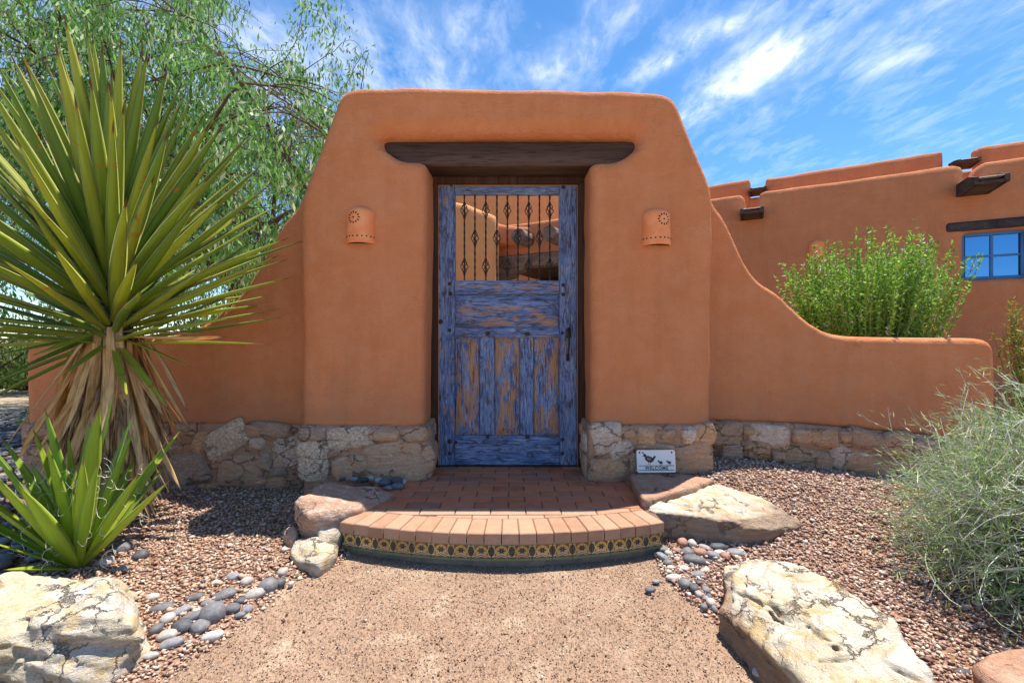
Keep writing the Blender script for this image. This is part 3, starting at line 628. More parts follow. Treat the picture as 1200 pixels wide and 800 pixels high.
# ------------------------------------------------------------------ the wing walls
WY = 3.45
def wing(name, label, pts, ends, stones, ztop, seed):
    g = empty(name, ((ends[0]+ends[1])/2, WY+0.15, 0), label, 'wall')
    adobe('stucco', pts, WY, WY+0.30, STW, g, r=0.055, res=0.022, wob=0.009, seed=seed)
    base_block(g, ends[0], ends[1], WY-0.012, WY+0.32, -0.25, ztop, seed+1)
    for i, (x, y, w_, h_, m_, r_) in enumerate(stones): stone(g, x, y, w_, h_, m_, WY-0.02, r_, 0.20, 0.030, 0.55, i+seed*31, nu=20, nv=13)
    return g
Lc = chaikin([(370, 180), (350, 238), (330, 259), (313, 287), (296, 322), (270, 357), (237, 383), (205, 393), (165, 396), (90, 396), (50, 396), (33, 399), (29, 412)], 2)
Lp = P2(Lc, WY)+P2([(29, 500), (370, 500)], WY)
random.seed(11)
ls = [(222, 549, 48, 31, R_GREY, 8), (265, 515, 52, 30, R_SPK, 30), (234, 519, 14, 24, R_OCHRE, -16), (219, 504, 30, 14, R_ROSE, 0), (280, 553, 50, 42, R_ROSE, -6),
      (302, 520, 18, 13, R_WHITE, 0), (318, 503, 44, 15, R_GREY, -8), (337, 530, 31, 38, R_WHITE, 0), (317, 567, 36, 17, R_OCHRE, 3), (345, 567, 24, 17, R_OLIVE, 0),
      (247, 574, 30, 18, R_OCHRE, 6), (216, 575, 32, 15, R_GREY, 0), (312, 541, 14, 22, R_GREY, -10), (296, 505, 20, 14, R_ROSE, 0), (200, 520, 26, 22, R_PINK, 0), (256, 540, 14, 16, R_ROSE, 0), (327, 552, 20, 10, R_GREY, 0)]
for x in range(48, 190, 27):
    for y, hh in ((506, 18), (531, 26), (560, 28)):
        ls.append((x+random.uniform(-6, 6), y+random.uniform(-2, 2), random.uniform(24, 32), hh, random.choice([R_GREY, R_ROSE, R_PINK, R_OLIVE, R_WHITE]), random.uniform(-12, 12)))
wing('garden_wall', 'low orange adobe wall on a stone base behind the big yucca, left of the gateway', Lp, (-3.72, -1.44), ls, lambda x: CZ-(497-398)*3.43/FPX, 5)
Rc = chaikin([(815, 180), (836, 238), (848, 252), (861, 279), (874, 308), (889, 329), (913, 342), (934, 361), (955, 381), (981, 393), (1033, 395), (1120, 396), (1150, 396), (1164, 400), (1168, 412)], 2)
Rp = P2(Rc, WY)+P2([(1168, 520), (1060, 508), (940, 498), (815, 494)], WY)
rs_ = [(852, 508, 36, 26, R_OLIVE, 5), (886, 527, 30, 20, R_OCHRE, 0), (903, 511, 50, 24, R_WHITE, -6), (940, 511, 20, 18, R_ROSE, 0), (968, 513, 34, 19, R_OCHRE, 0),
       (944, 539, 62, 30, R_OLIVE, -10), (984, 536, 24, 26, R_WHITE, -30), (1019, 517, 50, 22, R_OLIVE, -16), (1014, 546, 62, 26, R_OCHRE, -22), (858, 531, 26, 20, R_GREY, 0),
       (1052, 520, 30, 26, R_ROSE, -6), (1050, 550, 40, 26, R_OCHRE, -10), (1084, 526, 30, 26, R_GREY, 0), (1090, 556, 40, 28, R_ROSE, 0), (1120, 530, 36, 24, R_OLIVE, 0), (1136, 558, 40, 28, R_GREY, 0),
       (912, 535, 14, 12, R_ROSE, 0), (988, 512, 14, 12, R_ROSE, 0), (877, 505, 14, 10, R_ROSE, 0), (1154, 532, 20, 30, R_ROSE, 0), (1000, 566, 40, 18, R_GREY, 0), (940, 563, 50, 16, R_ROSE, 0), (880, 552, 44, 22, R_GREY, 0)]
def rtop(x):
    px = 600+x*FPX/3.43; py = np.interp(px, [830, 940, 1060, 1170], [492, 497, 507, 518]); return CZ-(py-398)*3.43/FPX
wing('garden_wall', 'low orange adobe wall swooping down to the right of the gateway', Rp, (1.37, 3.70), rs_, rtop, 8)

# ------------------------------------------------------------------ the gate leaf
GF = 3.53
gt = empty('wooden_gate', (-0.034, GF, 0.16), 'weathered blue wooden gate with iron bars in its upper opening', 'gate')
def gx(px): return (px-600)/FPX*GF
def gz(py): return CZ-(py-398)*GF/FPX
def gb(name, x0, x1, y0, y1, mat, fr=0.0, th=0.045, c=0.004): return box(name, (gx(x0), gx(x1), GF+fr, GF+fr+th, gz(y1), gz(y0)), mat, gt, c)
gb('stile', 513.5, 532.5, 208.3, 545, WV); gb('stile', 656, 676, 208.3, 545, WV)
gb('top_rail', 532.8, 655.7, 209, 227.6, WH, 0.004); gb('middle_rail', 532.8, 655.7, 328.5, 344.5, WH, 0.004)
gb('rail', 532.8, 655.7, 384, 395, WH, 0.006); gb('bottom_board', 532.8, 655.7, 510.5, 545, WHB, 0.008)
gb('mullion', 562.3, 579.3, 395.3, 510, WV, 0.008); gb('mullion', 609.7, 625.3, 395.3, 510, WV, 0.008)
gb('backing_panel', 530, 658, 342, 387, WH, 0.030, 0.012)
for a_, b_ in ((530, 565), (577, 612), (623, 658)): gb('backing_panel', a_, b_, 393, 513, WO, 0.030, 0.012)
def raised(x0, x1, y0, y1, mat, inset=5.0):
    X0, X1, Z0, Z1 = gx(x0), gx(x1), gz(y1), gz(y0); i = inset/FPX*GF
    pts = [(x, GF+0.029, z) for x in (X0, X1) for z in (Z0, Z1)]+[(x, GF+0.022, z) for x in (X0, X1) for z in (Z0, Z1)]+[(x, GF+0.006, z) for x in (X0+i, X1-i) for z in (Z0+i, Z1-i)]+[(x, GF+0.002, z) for x in (X0+i*1.5, X1-i*1.5) for z in (Z0+i*1.5, Z1-i*1.5)]
    v, f = hullm(pts); obj('raised_panel', v, f, mat, gt)
raised(534, 654.5, 346, 382.5, WH, 5.5)
for a_, b_ in ((533.8, 561), (580.3, 608.6), (626.4, 654.6)): raised(a_, b_, 397, 508.5, WO, 5.5)
# plank seams as battens round the upper opening
gb('opening_trim', 531.6, 533.4, 227.8, 328.3, WV, -0.003, 0.05, 0.002); gb('opening_trim', 655.2, 657, 227.8, 328.3, WV, -0.003, 0.05, 0.002)
# bars
bx = [543.9, 556.3, 569.1, 582.2, 594.6, 607.0, 619.8, 632.4, 644.6]
def bar_mesh():
    mb = MB(); n = 70; z0, z1 = gz(330)-gz(330), gz(226)-gz(330)
    mb.tube([(0, 0, z0+(z1-z0)*i/n) for i in range(n+1)], 0.0072, 4, twist=0.28); return mb
bar0 = None
def basket(zc_):
    mb = MB(); hh, R_ = 0.052, 0.029
    for k in range(4):
        mb.tube([(R_*math.sin(PI*i/12)**0.8*math.cos(k*PI/2+i*0.30)if 0 < i < 12 else 0.003*math.cos(k*PI/2+i*.3), R_*math.sin(PI*i/12)**0.8*math.sin(k*PI/2+i*0.30) if 0 < i < 12 else 0.003*math.sin(k*PI/2+i*.3), zc_-hh+2*hh*i/12) for i in range(13)], 0.0034, 4)
    for s_ in (-1, 1): mb.tube([(0, 0, zc_+s_*(hh-0.008)), (0, 0, zc_+s_*(hh+0.008))], 0.0105, 8)
    return mb
for i, x in enumerate(bx):
    X_ = gx(x)
    if bar0 is None: bar0 = bar_mesh().build('bar', IRON, gt, origin=(0, 0, 0)); bo = bar0
    else: bo = bar0.copy(); COL.objects.link(bo)
    bo.location = Vector((X_, GF+0.024, gz(330)))-worg(gt)
    for py in ((245.5, 311.5) if i % 2 == 0 else (278,)):
        b_ = basket(0).build('basket', IRON, None, True, origin=(0, 0, 0)); b_.parent = bo; b_.location = (0, 0, gz(py)-gz(330))
def dome(name, px, py, r_, mat=CLAV):
    V_, F = pebshape(3, 10, 6); V_ = V_/np.linalg.norm(V_, axis=1)[:, None]*np.array([r_, r_*0.7, r_])
    return obj(name, V_+np.array([gx(px), GF, gz(py)]), F, mat, gt, True)
for px, py in [(527, 387), (571.5, 391), (618, 391.5), (659, 390), (527, 517), (534, 518), (571.5, 511.5), (618, 511.5), (659, 515), (659, 531), (527, 531), (529, 217), (660, 219.5), (527, 332.5), (528, 344), (660, 334), (660, 345), (516.5, 377)]:
    dome('clavo', px, py, random.uniform(0.013, 0.018))
mb = MB(); mb.tube([(gx(666), GF-0.01, gz(384)), (gx(666.5), GF-0.035, gz(394)), (gx(666), GF-0.042, gz(404)), (gx(665), GF-0.032, gz(414)), (gx(665), GF-0.006, gz(421))], [0.008, 0.006, 0.009, 0.006, 0.008], 7)
mb.box((gx(663), gx(669), GF-0.008, GF+0.002, gz(396), gz(385)), 0.003); mb.box((gx(663.5), gx(667), GF-0.008, GF+0.002, gz(423), gz(414)), 0.003)
mb.build('handle', CLAV, gt, True)
box('sill_board', (-0.60, 0.54, GF-0.02, GF+0.08, 0.152, 0.158), POST, gt, 0.001)

# ------------------------------------------------------------------ sconces
def sconce(cx, cz, side, label):
    g = empty('wall_sconce', (cx, GY, cz-0.13), label, 'wall light'); nu, nv = 20, 18; hgt = 0.262
    V_ = []; 
    def prof(v):
        r_ = 0.102*(1-0.10*v)
        if v > 0.80: r_ *= math.sqrt(max(0.0, 1-((v-0.80)/0.205)**2.4))
        return r_
    def surf(u, v, k=1.0):
        r_ = prof(v)*k; a_ = PI*u; return (cx-r_*math.cos(a_), GY+0.012-r_*0.95*math.sin(a_), cz-0.131+hgt*v+(0.012*(1-v)*math.sin(a_)*0.0))
    for k in (1.0, 0.90):
        for j in range(nv+1):
            for i in range(nu+1): V_.append(surf(i/nu, min(j/nv, 0.999) if k == 1 else min(j/nv, 0.96), k))
    F = []; N = (nu+1)*(nv+1)
    for j in range(nv):
        for i in range(nu):
            a_ = j*(nu+1)+i; F.append([a_, a_+1, a_+nu+2, a_+nu+1]); F.append([N+a_, N+a_+nu+1, N+a_+nu+2, N+a_+1])
    for i in range(nu): F.append([i, N+i, N+i+1, i+1])
    obj('clay_shade', V_, F, TERR, g, True)
    mb = MB()
    def hole(u, v, w_, h_, ang=0.0):
        c_ = np.array(surf(u, v, 1.0)); a_ = PI*u; nrm = np.array([-math.cos(a_), -math.sin(a_), 0]); tx = np.array([math.sin(a_), -math.cos(a_), 0]); tz = np.array([0, 0, 1.0])
        e1 = math.cos(ang)*tx+math.sin(ang)*tz; e2 = -math.sin(ang)*tx+math.cos(ang)*tz; pts = []
        for s_ in (-0.004, 0.0022):
            for a1, b1 in ((-1, -.5), (-.5, -1), (.5, -1), (1, -.5), (1, .5), (.5, 1), (-.5, 1), (-1, .5)): pts.append(c_+nrm*s_+e1*a1*w_+e2*b1*h_)
        mb.add(*hullm(pts, 0.0))
    for k in range(12):
        a_ = 2*PI*k/12; hole(0.5+side*0.10+0.036*math.cos(a_)/0.098/PI*1.12, 0.66+0.036*math.sin(a_)/hgt, 0.0075, 0.0034, a_)
    hole(0.5+side*0.10, 0.66, 0.0055, 0.0045)
    for k in range(9): hole(0.10+0.80*k/8, 0.17, 0.0048, 0.0042)
    tag(mb.build('cutouts', HOLE, g), kind='stuff')
    V2 = [surf(i/nu, 0.03, 0.89) for i in range(nu+1)]; obj('black_bottom_plate', V2+[(p[0], p[1], p[2]+0.003) for p in V2], [list(range(nu+1)), list(range(nu+1, 2*nu+2))[::-1]]+[[i, i+nu+1, i+nu+2, i+1] for i in range(nu)], HOLE, g)  # black plate set inside the open bottom of the sconce
sconce((421-600)/FPX*3.16, CZ+(398-263)*3.16/FPX, -1, 'terracotta wall sconce with pierced sun pattern on the left gate pillar')
sconce((771.5-600)/FPX*3.16, CZ+(398-265)*3.16/FPX, 1, 'terracotta wall sconce with pierced sun pattern on the right gate pillar')

# ------------------------------------------------------------------ brick landing and step
st = empty('brick_step', (-0.053, 2.9, GZ0), 'curved red brick landing with a patterned tile riser before the gate', 'step')
CX, CY, RO = -0.053, 4.90, 2.60; ZT = 0.15
def arcp(r_, a_): return (CX+r_*math.sin(a_), CY-r_*math.cos(a_))
AM = math.asin(0.875/RO); NB = 20
for i in range(NB):
    a0 = -AM+2*AM*i/NB+0.0009; a1 = -AM+2*AM*(i+1)/NB-0.0009; pts = []; dz = random.uniform(-0.0015, 0.0015); dr = random.uniform(-0.003, 0.003)
    ri = RO-0.192
    for z_, k in ((ZT-0.055, 0.0), (ZT-0.004+dz, 0.0), (ZT+dz, 0.004)):
        for r_, s_ in ((ri, 1), (RO+dr, -1)):
            for a_, sa in ((a0, 1), (a1, -1)):
                x, y = arcp(r_+s_*k, a_+sa*k/RO); pts.append((x, y, z_))
    v, f = hullm(pts, 0.01); obj('sunlit_edge_brick', v, f, BRE_SUNLIT, st)
# field bricks, running bond, clipped by the arc
yy = 3.66; row = 0; bw, bd = 0.198, 0.098
def arcy(x, r_): return CY-math.sqrt(max(r_*r_-(x-CX)**2, 0))
while yy > 2.46:
    y1_, y0_ = yy, yy-bd; x = -0.925-(0.1 if row % 2 else 0)
    lim = (-0.925, 0.83) if y1_ < 3.19 else (-0.59, 0.53)
    while x < lim[1]:
        xa, xb = max(x, lim[0]), min(x+bw, lim[1])
        if xb-xa > 0.025:
            xa += 0.0015; xb -= 0.0015; ri = RO-0.196
            fr = [(xx, max(y0_+0.0015, arcy(xx, ri))) for xx in np.linspace(xa, xb, 5)]
            if max(p[1] for p in fr) < y1_-0.008 or min(p[1] for p in fr) < y1_-0.03:
                fr = [(a_, min(b_, y1_-0.002)) for a_, b_ in fr]; dz = random.uniform(-0.0018, 0.0018); pts = []
                cxm = (xa+xb)/2; cym = (y1_+min(p[1] for p in fr))/2
                for z_, k in ((ZT-0.05, 0), (ZT-0.003+dz, 0), (ZT+dz, 0.0028)):
                    for a_, b_ in fr+[(xb, y1_-0.0015), (xa, y1_-0.0015)]:
                        pts.append((a_+np.sign(cxm-a_)*min(k, abs(cxm-a_)), b_+np.sign(cym-b_)*min(k, abs(cym-b_)), z_))
                try:
                    v, f = hullm(pts, 0.01); obj('brick', v, f, BRK if y0_ > 2.56 else BRE_SUNLIT, st)  # rows past the arch's shadow edge get the sunlit tone in their colour
                except Exception: pass
        x += bw+0.003
    yy -= bd+0.003; row += 1
# body of the step
def arcbody(name, r_, z0, z1, mat, inner=1.2, ext=0.0):
    n = 40; A = AM+ext; pts = [arcp(r_, -A+2*A*i/n) for i in range(n+1)]+[(0.80, 3.68), (-0.90, 3.68)]
    m_ = len(pts); v = [(x, y, z0) for x, y in pts]+[(x, y, z1) for x, y in pts]
    f = [list(range(m_))[::-1], list(range(m_, 2*m_))]+[[i, (i+1) % m_, (i+1) % m_+m_, i+m_] for i in range(m_)]
    obj(name, v, f, mat, st)
arcbody('grout_bed', RO-0.022, ZT-0.056, ZT-0.005, GROUT)
arcbody('concrete_footing', RO-0.030, GZ0-0.15, ZT-0.057, CONC)
def strip(name, r_, th, z0, z1, a0, a1, mat, n=3):
    v = []; f = []
    for i in range(n+1):
        a_ = a0+(a1-a0)*i/n
        for rr, z_ in ((r_, z0), (r_, z1), (r_-th, z1), (r_-th, z0)): x, y = arcp(rr, a_); v.append((x, y, z_))
    for i in range(n):
        for k in range(4): f.append([i*4+k, i*4+(k+1) % 4, i*4+4+(k+1) % 4, i*4+4+k][::-1])
    f += [[0, 1, 2, 3][::-1], [n*4+k for k in range(4)]]
    return obj(name, v, f, mat, st)
NTL = 17
def tile_col(u, v):
    """printed pattern: dark flower in a yellow arch between green leaves, on maroon"""
    red, yel, grn, nvy, whi = (0.20, 0.045, 0.02), (0.52, 0.34, 0.09), (0.035, 0.04, 0.018), (0.02, 0.012, 0.035), (0.62, 0.50, 0.32)
    x = abs(u-0.5)*2; c = red
    if ((x-1.0)/0.46)**2+((v-0.52)/0.5)**2 < 1: c = grn
    d_ = math.hypot(x/0.62, (v-0.52)/0.45)
    if d_ < 1.0 and v > 0.2: c = yel
    if 0.86 < math.hypot((x-1.0)/0.36, (v-0.52)/0.45) < 1.06: c = whi
    rr = math.hypot(x*0.62, v-0.58); th = math.atan2(v-0.58, (u-0.5)*1.24)
    if rr < 0.20*(1+0.28*math.cos(6*th)): c = nvy
    if rr < 0.045: c = (0.12, 0.07, 0.16)
    w1 = 0.30-0.26*x
    for o_ in (0.0, 0.15):
        if abs(v-(w1-o_+0.02)) < 0.033: c = whi
    if v < 0.34 and abs(v-(w1-0.06)) < 0.03: c = red
    if v > 0.88 and x > 0.55 and math.hypot((x-0.8)*0.6, v-0.95) < 0.07: c = yel
    if u < 0.025 or u > 0.975 or v < 0.02: c = (0.10, 0.06, 0.04)
    return c
nu, nv = 34, 24; dA = 2*AM/NTL; v = []; cc = []
for j in range(nv+1):
    for i in range(nu+1):
        a_ = (i/nu-0.5)*(dA-0.0008); v.append((RO*math.sin(a_)*0.992, -(RO-0.018)*math.cos(a_)+(RO-0.018), 0.065*j/nv)); cc.append(tile_col(i/nu, j/nv))
f = [[j*(nu+1)+i, j*(nu+1)+i+1, (j+1)*(nu+1)+i+1, (j+1)*(nu+1)+i] for j in range(nv) for i in range(nu)]
nb = len(v)
for p_ in ((0, 0), (nu, 0), (nu, nv), (0, nv)): q = v[p_[1]*(nu+1)+p_[0]]; v.append((q[0], q[1]+0.011, q[2])); cc.append((0.25, 0.2, 0.15))
f += [[nb+1, nb, 0, nu], [nb+2, nb+1, nu, nb-1], [nb+3, nb+2, nb-1, nb-1-nu], [nb, nb+3, nb-1-nu, 0]]
tm = mesh('painted_tile', v, f); ca = tm.color_attributes.new('tint', 'FLOAT_COLOR', 'POINT'); ca.data.foreach_set('color', np.c_[np.array(cc), np.ones(len(cc))].astype(np.float32).ravel())
for i in range(NTL):
    a_ = -AM+dA*(i+0.5); x, y = arcp(RO-0.018, a_)
    o = link('painted_tile', tm, TILE, st, (x, y, 0.018)); o.rotation_euler.z = a_
    strip('tile_liner', RO-0.016, 0.013, 0.0835, 0.0945, a_-dA/2+0.0005, a_+dA/2-0.0005, GLZ)
    strip('tile_liner', RO-0.016, 0.013, 0.0045, 0.0175, a_-dA/2+0.0005, a_+dA/2-0.0005, GLZ)

# ------------------------------------------------------------------ boulders
def R(label, pts, mat, **kw):
    P = [up(*p) if len(p) == 3 else p[1] for p in pts]
    return tag(rock(kw.pop('name', 'boulder'), P, mat, **kw), label, 'boulder')
def low(P, z=-0.09, k=0.96):
    c = np.mean(P, 0); return [tuple(c[:2]+(np.array(p[:2])-c[:2])*k)+(z,) for p in P]
T = [up(*p) for p in [(351, 580, .26), (372, 566, .24), (410, 567, .215), (440, 570, .19), (466, 574, .17), (455, 584, .165), (425, 594, .19), (398, 601, .185), (362, 603, .20), (343, 594, .20)]]
tag(rock('boulder', T+low(T, 0.0, 0.93), R_PINK, res=0.012, rough=0.014, seed=3, k=0.035), 'reddish grey boulder at the left end of the brick step', 'boulder')
T = [up(*p) for p in [(375, 606, .15), (400, 604, .14), (403, 608, .13), (401, 622, .08), (376, 640, .05), (370, 615, .12)]]
tag(rock('boulder', T+low(T, -0.05, 0.95), R_CREAM, res=0.010, rough=0.012, seed=5, k=0.012), 'small white wedge shaped rock against the left corner of the step', 'boulder')
T = [up(*p) for p in [(344, 634, .05), (368, 629, .075), (401, 633, .06), (398, 646, .04), (372, 660, .05), (345, 655, .04), (338, 645, .04)]]
tag(rock('boulder', T+low(T, -0.06, 0.92), R_CREAM, res=0.010, rough=0.013, seed=6, k=0.012), 'low yellow cream rock lying below the left end of the step', 'boulder')
T = [up(*p) for p in [(331, 618, .08), (345, 612, .1), (352, 622, .09), (346, 634, .05), (333, 632, .04)]]
tag(rock('boulder', T+low(T, -0.06, 0.95), R_GREY, res=0.010, rough=0.008, seed=7, k=0.03), 'small rounded grey rock under the reddish boulder', 'boulder')
T = [up(*p) for p in [(736, 554, .225), (770, 552, .225), (806, 554, .22), (838, 562, .20), (815, 572, .2), (780, 580, .205), (754, 585, .21), (741, 567, .22)]]
slab = tag(rock('flat_stone', T+low(T, 0.10, 0.94), R_BROWN, res=0.012, rough=0.007, seed=8, k=0.014), 'flat brown stone carrying the small welcome sign', 'stone')
T = [up(*p) for p in [(752, 594, .17), (776, 582, .185), (806, 569, .195), (836, 564, .195), (870, 572, .185), (905, 585, .17), (937, 600, .14), (945, 612, .10), (930, 617, .085), (900, 618, .11), (868, 612, .145), (820, 605, .16), (776, 600, .165)]]
B = [up(*p) for p in [(775, 642, -.03), (830, 650, -.03), (868, 652, -.02), (905, 640, -.01), (944, 624, .0), (880, 575, .05), (780, 590, 0)]]
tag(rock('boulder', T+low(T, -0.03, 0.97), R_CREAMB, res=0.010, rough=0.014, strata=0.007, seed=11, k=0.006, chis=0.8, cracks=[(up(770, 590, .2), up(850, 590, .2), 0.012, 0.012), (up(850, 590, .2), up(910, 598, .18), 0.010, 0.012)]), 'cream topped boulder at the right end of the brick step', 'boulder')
T = [up(*p) for p in [(846, 657, .13), (880, 651, .15), (925, 656, .17), (962, 668, .19), (1012, 690, .205), (1046, 713, .21), (1068, 742, .20), (1085, 770, .19), (1105, 806, .17), (1120, 850, .14), (1040, 860, .16), (960, 815, .155), (942, 786, .145), (905, 762, .125), (868, 738, .10), (838, 712, .07), (842, 690, .08)]]
B = [up(*p) for p in [(836, 718, -.06), (850, 742, -.06), (900, 782, -.06), (938, 812, -.06), (1000, 890, -.06), (1130, 880, -.06), (1100, 750, 0.0), (1050, 700, .0), (950, 668, 0), (850, 668, -.02)]]
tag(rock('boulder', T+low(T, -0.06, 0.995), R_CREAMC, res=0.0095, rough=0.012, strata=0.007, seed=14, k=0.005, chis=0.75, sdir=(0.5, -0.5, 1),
         cracks=[(up(860, 692, .115), up(900, 710, .135), 0.013, 0), (up(900, 710, .135), up(945, 733, .15), 0.015, 0), (up(945, 733, .15), up(978, 762, .155), 0.012, 0), (up(885, 712, .12), up(935, 740, .135), 0.008, 0), (up(1010, 742, .19), up(1068, 745, .2), 0.009, 0),
                 (up(864, 662, .13), up(852, 682, .11), 0.016, 0), (up(965, 775, .15), up(1010, 765, .17), 0.012, 0.018), (up(1040, 775, .18), up(1080, 800, .17), 0.012, 0.015)]),
    'long cream and yellow boulder at the lower right with dark cracks', 'boulder')
T = [up(*p) for p in [(-120, 676, .21), (0, 673, .215), (60, 667, .22), (110, 667, .22), (150, 668, .215), (163, 690, .20), (172, 716, .18), (130, 718, .205), (60, 728, .20), (0, 734, .195), (-120, 742, .19)]]
B = [up(*p) for p in [(180, 745, .10), (186, 768, -.03), (150, 800, -.05), (100, 850, -.08), (-100, 850, -.08), (-150, 780, -.05), (-100, 690, -.05), (150, 690, -.05)]]
tag(rock('boulder', T+B, R_CREAMF, res=0.0095, rough=0.017, strata=0.022, seed=19, k=0.005, chis=1.0, pit=1.0, cracks=[(up(22, 738, .165), up(58, 738, .165), 0.022, 0), (up(58, 738, .165), up(132, 728, .17), 0.012, 0), (up(132, 715, .19), up(160, 706, .19), 0.010, 0), (up(22, 765, .1), up(46, 768, .1), 0.018, 0), (up(46, 768, .1), up(90, 780, .09), 0.006, 0), (up(166, 756, .04), up(186, 746, .05), 0.014, 0), (up(80, 752, .13), up(150, 745, .13), 0.008, 0)]),
    'big cream and white boulder with a ragged front at the lower left', 'boulder')
T = [up(*p) for p in [(1140, 778, .08), (1170, 760, .1), (1230, 762, .1), (1230, 830, .08), (1165, 815, .07)]]
tag(rock('boulder', T+low(T, -0.05, 0.98), R_BROWN, res=0.012, rough=0.012, seed=21, k=0.02), 'brown rock in the bottom right corner under the grey broom shrub', 'boulder')

# ------------------------------------------------------------------ river stones that can be told apart
PMESH = {}
def pebble(px, py, w_, h_, mat, label, group, rot=0.0, z=None, ang=False, name='river_stone'):
    zz_ = 0.0 if z is None else z
    X_, Y_, _ = up(px, py, zz_+0.01)
    if z is None:
        for _k in range(3): zz_ = max(h1(X_, Y_)+0.01, GZ0); X_, Y_, _ = up(px, py, zz_+0.01)
    k = (random.randrange(6), mat.name)
    if k not in PMESH: v, f = PEB[k[0]]; PMESH[k] = mesh(name, v, f, True); PMESH[k].materials.append(mat)
    s = w_*Y_/FPX/2; hh = h_*Y_/FPX/2
    o = bpy.data.objects.new(name, PMESH[k]); COL.objects.link(o)
    o.scale = (s*1.05, max(hh*1.2, s*0.6), max(hh*0.85, s*0.42)); o.location = (X_, Y_, zz_+hh*0.5); o.rotation_euler = (random.uniform(-.15, .15), math.radians(-rot)*0.5, math.radians(rot))
    return tag(o, label, 'river stone', group)
SPECIAL = {(249, 722): 'largest round grey stone in the row along the left edge of the path', (234, 736): 'purplish grey oval stone just below the largest round one, left edge of the path',
    (213, 735): 'dark rounded stone left of the purplish oval one, left edge of the path', (314, 688): 'squarish grey stone near the upper end of the row left of the path', (328, 683): 'dark round stone at the very upper end of the row left of the path',
    (262, 698): 'long tilted grey stone above the largest round one, left of the path', (298, 697): 'white stone beside the squarish grey one, left of the path', (331, 671): 'white stone standing above the dark one at the upper end of the left row',
    (290, 713): 'small lone pale grey stone on the path side of the left row', (249, 744): 'flat white stone lying on the path below the largest round grey one', (200, 753): 'long grey stone near the lower end of the left row',
    (176, 767): 'pale stone at the lower right corner of the big left boulder', (282, 703): 'small dark stone between the long tilted grey one and the white one', (272, 713): 'small oval grey stone right of the largest round one'}
gl_ = 'grey and white river stones along the left edge of the path'
for (x, y, w_, h_, m_, r_) in [(249, 722, 24, 24, P_GREY, 0), (234, 736, 20, 16, P_GREY, -20), (213, 735, 22, 16, P_DARK, -20), (262, 698, 26, 13, P_GREY, 30), (272, 713, 16, 12, P_GREY, 0), (290, 713, 11, 10, P_GREY, 0),
        (298, 697, 20, 13, P_PALE, 25), (314, 688, 19, 18, P_GREY, 0), (328, 683, 12, 11, P_DARK, 0), (331, 671, 11, 12, P_PALE, 0), (341, 683, 6, 7, P_PALE, 0), (226, 723, 26, 12, P_GREY, 25), (211, 716, 22, 9, P_GREY, 30),
        (228, 700, 20, 9, P_GREY, 15), (190, 712, 24, 11, P_GREY, 10), (196, 726, 14, 14, P_PALE, 0), (200, 753, 24, 9, P_GREY, 20), (249, 744, 24, 6, P_PALE, 12), (176, 767, 16, 8, P_PALE, 10), (289, 682, 13, 12, P_PALE, 0),
        (273, 676, 14, 10, P_GREY, 0), (282, 703, 12, 9, P_DARK, 0), (243, 706, 14, 8, P_GREY, 10), (196, 744, 22, 12, P_PALE, 10), (205, 735, 14, 10, P_GREY, 0), (183, 738, 12, 14, P_GREY, 0), (222, 751, 6, 6, P_PALE, 0), (281, 719, 12, 7, P_GREY, 20),
        (253, 682, 10, 7, P_PALE, 0), (179, 699, 14, 9, P_PALE, 0)]:
    lb_ = SPECIAL.get((x, y)) or {P_GREY: 'smooth grey river stone in the row along the left edge of the path', P_DARK: 'dark river stone in the row along the left edge of the path', P_PALE: 'pale stone in the row along the left edge of the path'}[m_]
    pebble(x, y, w_, h_, m_, lb_, gl_+(' (%s ones)' % {P_GREY: 'grey', P_DARK: 'dark', P_PALE: 'pale'}[m_]), r_)
for (x, y, w_, h_, m_, l_) in [(143, 645, 22, 16, P_GREY, 'oval dark grey stone right of the small yucca'), (124, 659, 14, 14, P_PALE, 'round bluish white stone at the foot of the small yucca'), (165, 652, 15, 14, P_DARK, 'dark round stone farthest right of the small yucca'), (143, 667, 14, 9, P_GREY, 'grey stone behind the right corner of the big left boulder')]:
    pebble(x, y, w_, h_, m_, l_, None)
SPECIAL2 = {(520, 300): 'largest oval grey stone in the middle of the heap right of the step', (565, 220): 'orange red stone above the largest grey one in the heap right of the step', (740, 165): 'long dark stone under the front of the cream boulder right of the step',
    (910, 220): 'flat grey stone reaching towards the gravel between the two right boulders', (800, 255): 'reddish angular stone at the tip of the long right boulder', (155, 230): 'small pale stone nearest the tiled riser in the heap',
    (320, 445): 'flat whitish stone pressed into the path beside the heap', (425, 515): 'blocky grey stone on the path side of the heap', (490, 135): 'upright white stone against the cream boulder right of the step', (665, 690): 'pale stone at the lowest end of the heap beside the long right boulder'}
gr_ = 'river stones heaped below the right end of the step'
o8 = (750, 620)
